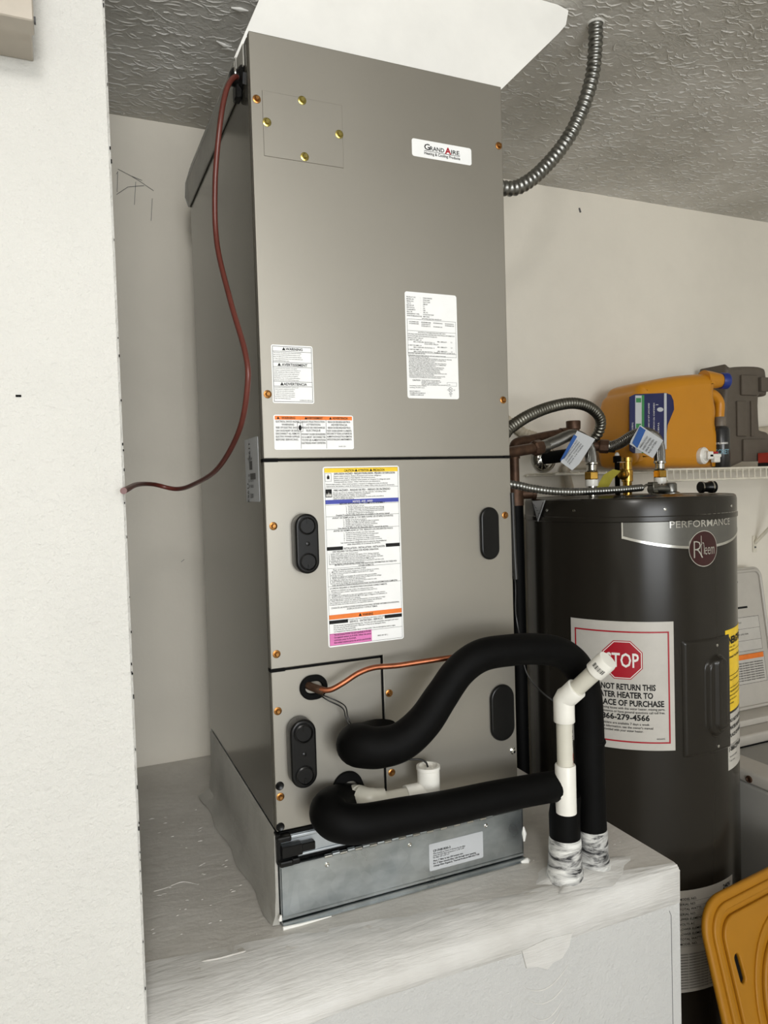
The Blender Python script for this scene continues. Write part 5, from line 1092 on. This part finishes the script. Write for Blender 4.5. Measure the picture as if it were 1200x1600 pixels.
for k in range(8): text(mb, 'WARNING: TO REDUCE THE RISK OF FIRE OR INJURY READ THE MANUAL', F3, .21, .158-.0082*k, .004, bold=.02, width=.235)
text(mb, 'DO NOT OVERLOAD', F3, .30, .295, .005); text(mb, 'ADD WATER TO LEVEL MARK', F3, .30, .255, .005)
for x0, z0, x1, z1 in ((.20, .345, .405, .352), (.20, .435, .375, .440)): rect(mb, F3, x0, z0, x1, z1)
mb.obj('lettering', 'ink', lb); mb = MB(); rect(mb, F3, .20, .172, .452, .189, .0002); mb.obj('amber_strip', 'orange', lb)
mb = MB().box((WX+.02, WY1-.11, WT), (WX+.66, WY1-.03, WT+.022), .006, 2); mb.obj('rear_deck', 'enamel', wm, 40)

# ------------------------------------------------------------------ yellow tote lid leaning at the right
E1 = V((.991, .132, 0)).normalized(); ph = math.radians(15); E2 = V((0, 0, -1))*math.cos(ph)+V((.132, -.991, 0))*math.sin(ph); EN = E2.cross(E1).normalized()
if EN.y > 0: EN = -EN
P0 = U(1096, 1395, y=.06); LL = (P0.z-FZ-.004)/math.cos(ph); LWd = .50
P0 = V((.938, .066, -.243)); LL = (P0.z-FZ-.003)/math.cos(ph)
tl_ = thing('tote_lid', 'yellow plastic tote lid leaning upright beside the platform', 'lid', (1.2, -.1, FZ))
LFt = lambda u, v, d=0.: P0+E1*u+E2*(-v)+EN*d
def lidshape(name, ol, d, dep, bev, par=tl_): 
    vs, fs = shape(ol, dep, bev, 3); return MB().add(vs, fs, lambda a, b, c: LFt(a, b, d+c)).obj(name, 'lid', par, 45)
lidshape('lid_rim', [rrect(0, -LL, LWd, 0, .075, 9)], 0, .016, .007)
lidshape('lid_step', [rrect(.018, -LL+.018, LWd-.018, -.018, .062, 9), rrect(.034, -LL+.034, LWd-.034, -.034, .05, 9)[::-1]], .009, .012, .004)
cxL, czL = .245, -.27
slot = [(.085+a*.018+.0, -.165+b) for a, b in []]
def rot(pts, cx, cz, an): return [(cx+a*math.cos(an)-b*math.sin(an), cz+a*math.sin(an)+b*math.cos(an)) for a, b in pts]
slots = [rot(stadium(.018, .060), .072, -.150, .06)[::-1], rot(stadium(.018, .060), LWd-.083, -.175, -.06)[::-1], rot(stadium(.018, .060), .083, -LL+.175, -.06)[::-1], rot(stadium(.018, .060), LWd-.083, -LL+.175, .06)[::-1]]
lidshape('lid_panel', [rrect(.046, -LL+.046, LWd-.046, -.046, .045, 9)]+slots, .012, .010, .0035)
for s_ in slots: MB().prism([(a, b) for a, b in s_[::-1]], -.0, .0085, lambda a, b, c: LFt(a, b, c)).obj('slot_recess', 'dark', tl_)
def ringpts(r, n=44, e=1.25): return [(cxL+r*math.cos(2*PI*k/n), czL+e*r*math.sin(2*PI*k/n)) for k in range(n)]
lidshape('lid_ring', [ringpts(.155), ringpts(.142)[::-1]], .018, .008, .003); lidshape('lid_centre', [ringpts(.130)], .021, .012, .005)
lidshape('lid_ring', [ringpts(.10), ringpts(.088)[::-1]], .028, .006, .002)

# ------------------------------------------------------------------ grey box on the left wall
gb = thing('electrical_box', 'grey metal electrical box high on the left wall', 'electrical box', (-.45, -.17, 1.19))
mb = MB().box((-.62, -.205, 1.192), (-.2935, -.1405, 1.7-.11), .001); mb.obj('box_body', 'meter', gb)
mb = MB().box((-.625, -.232, 1.186), (-.2905, -.204, 1.59), .0012); mb.obj('box_cover', 'meter', gb)
mb = MB().cyl((-.2935, -.2175, 1.195), (-.2885, -.2175, 1.195), .004, 8); mb.obj('cover_screw', 'ink_grey', gb)
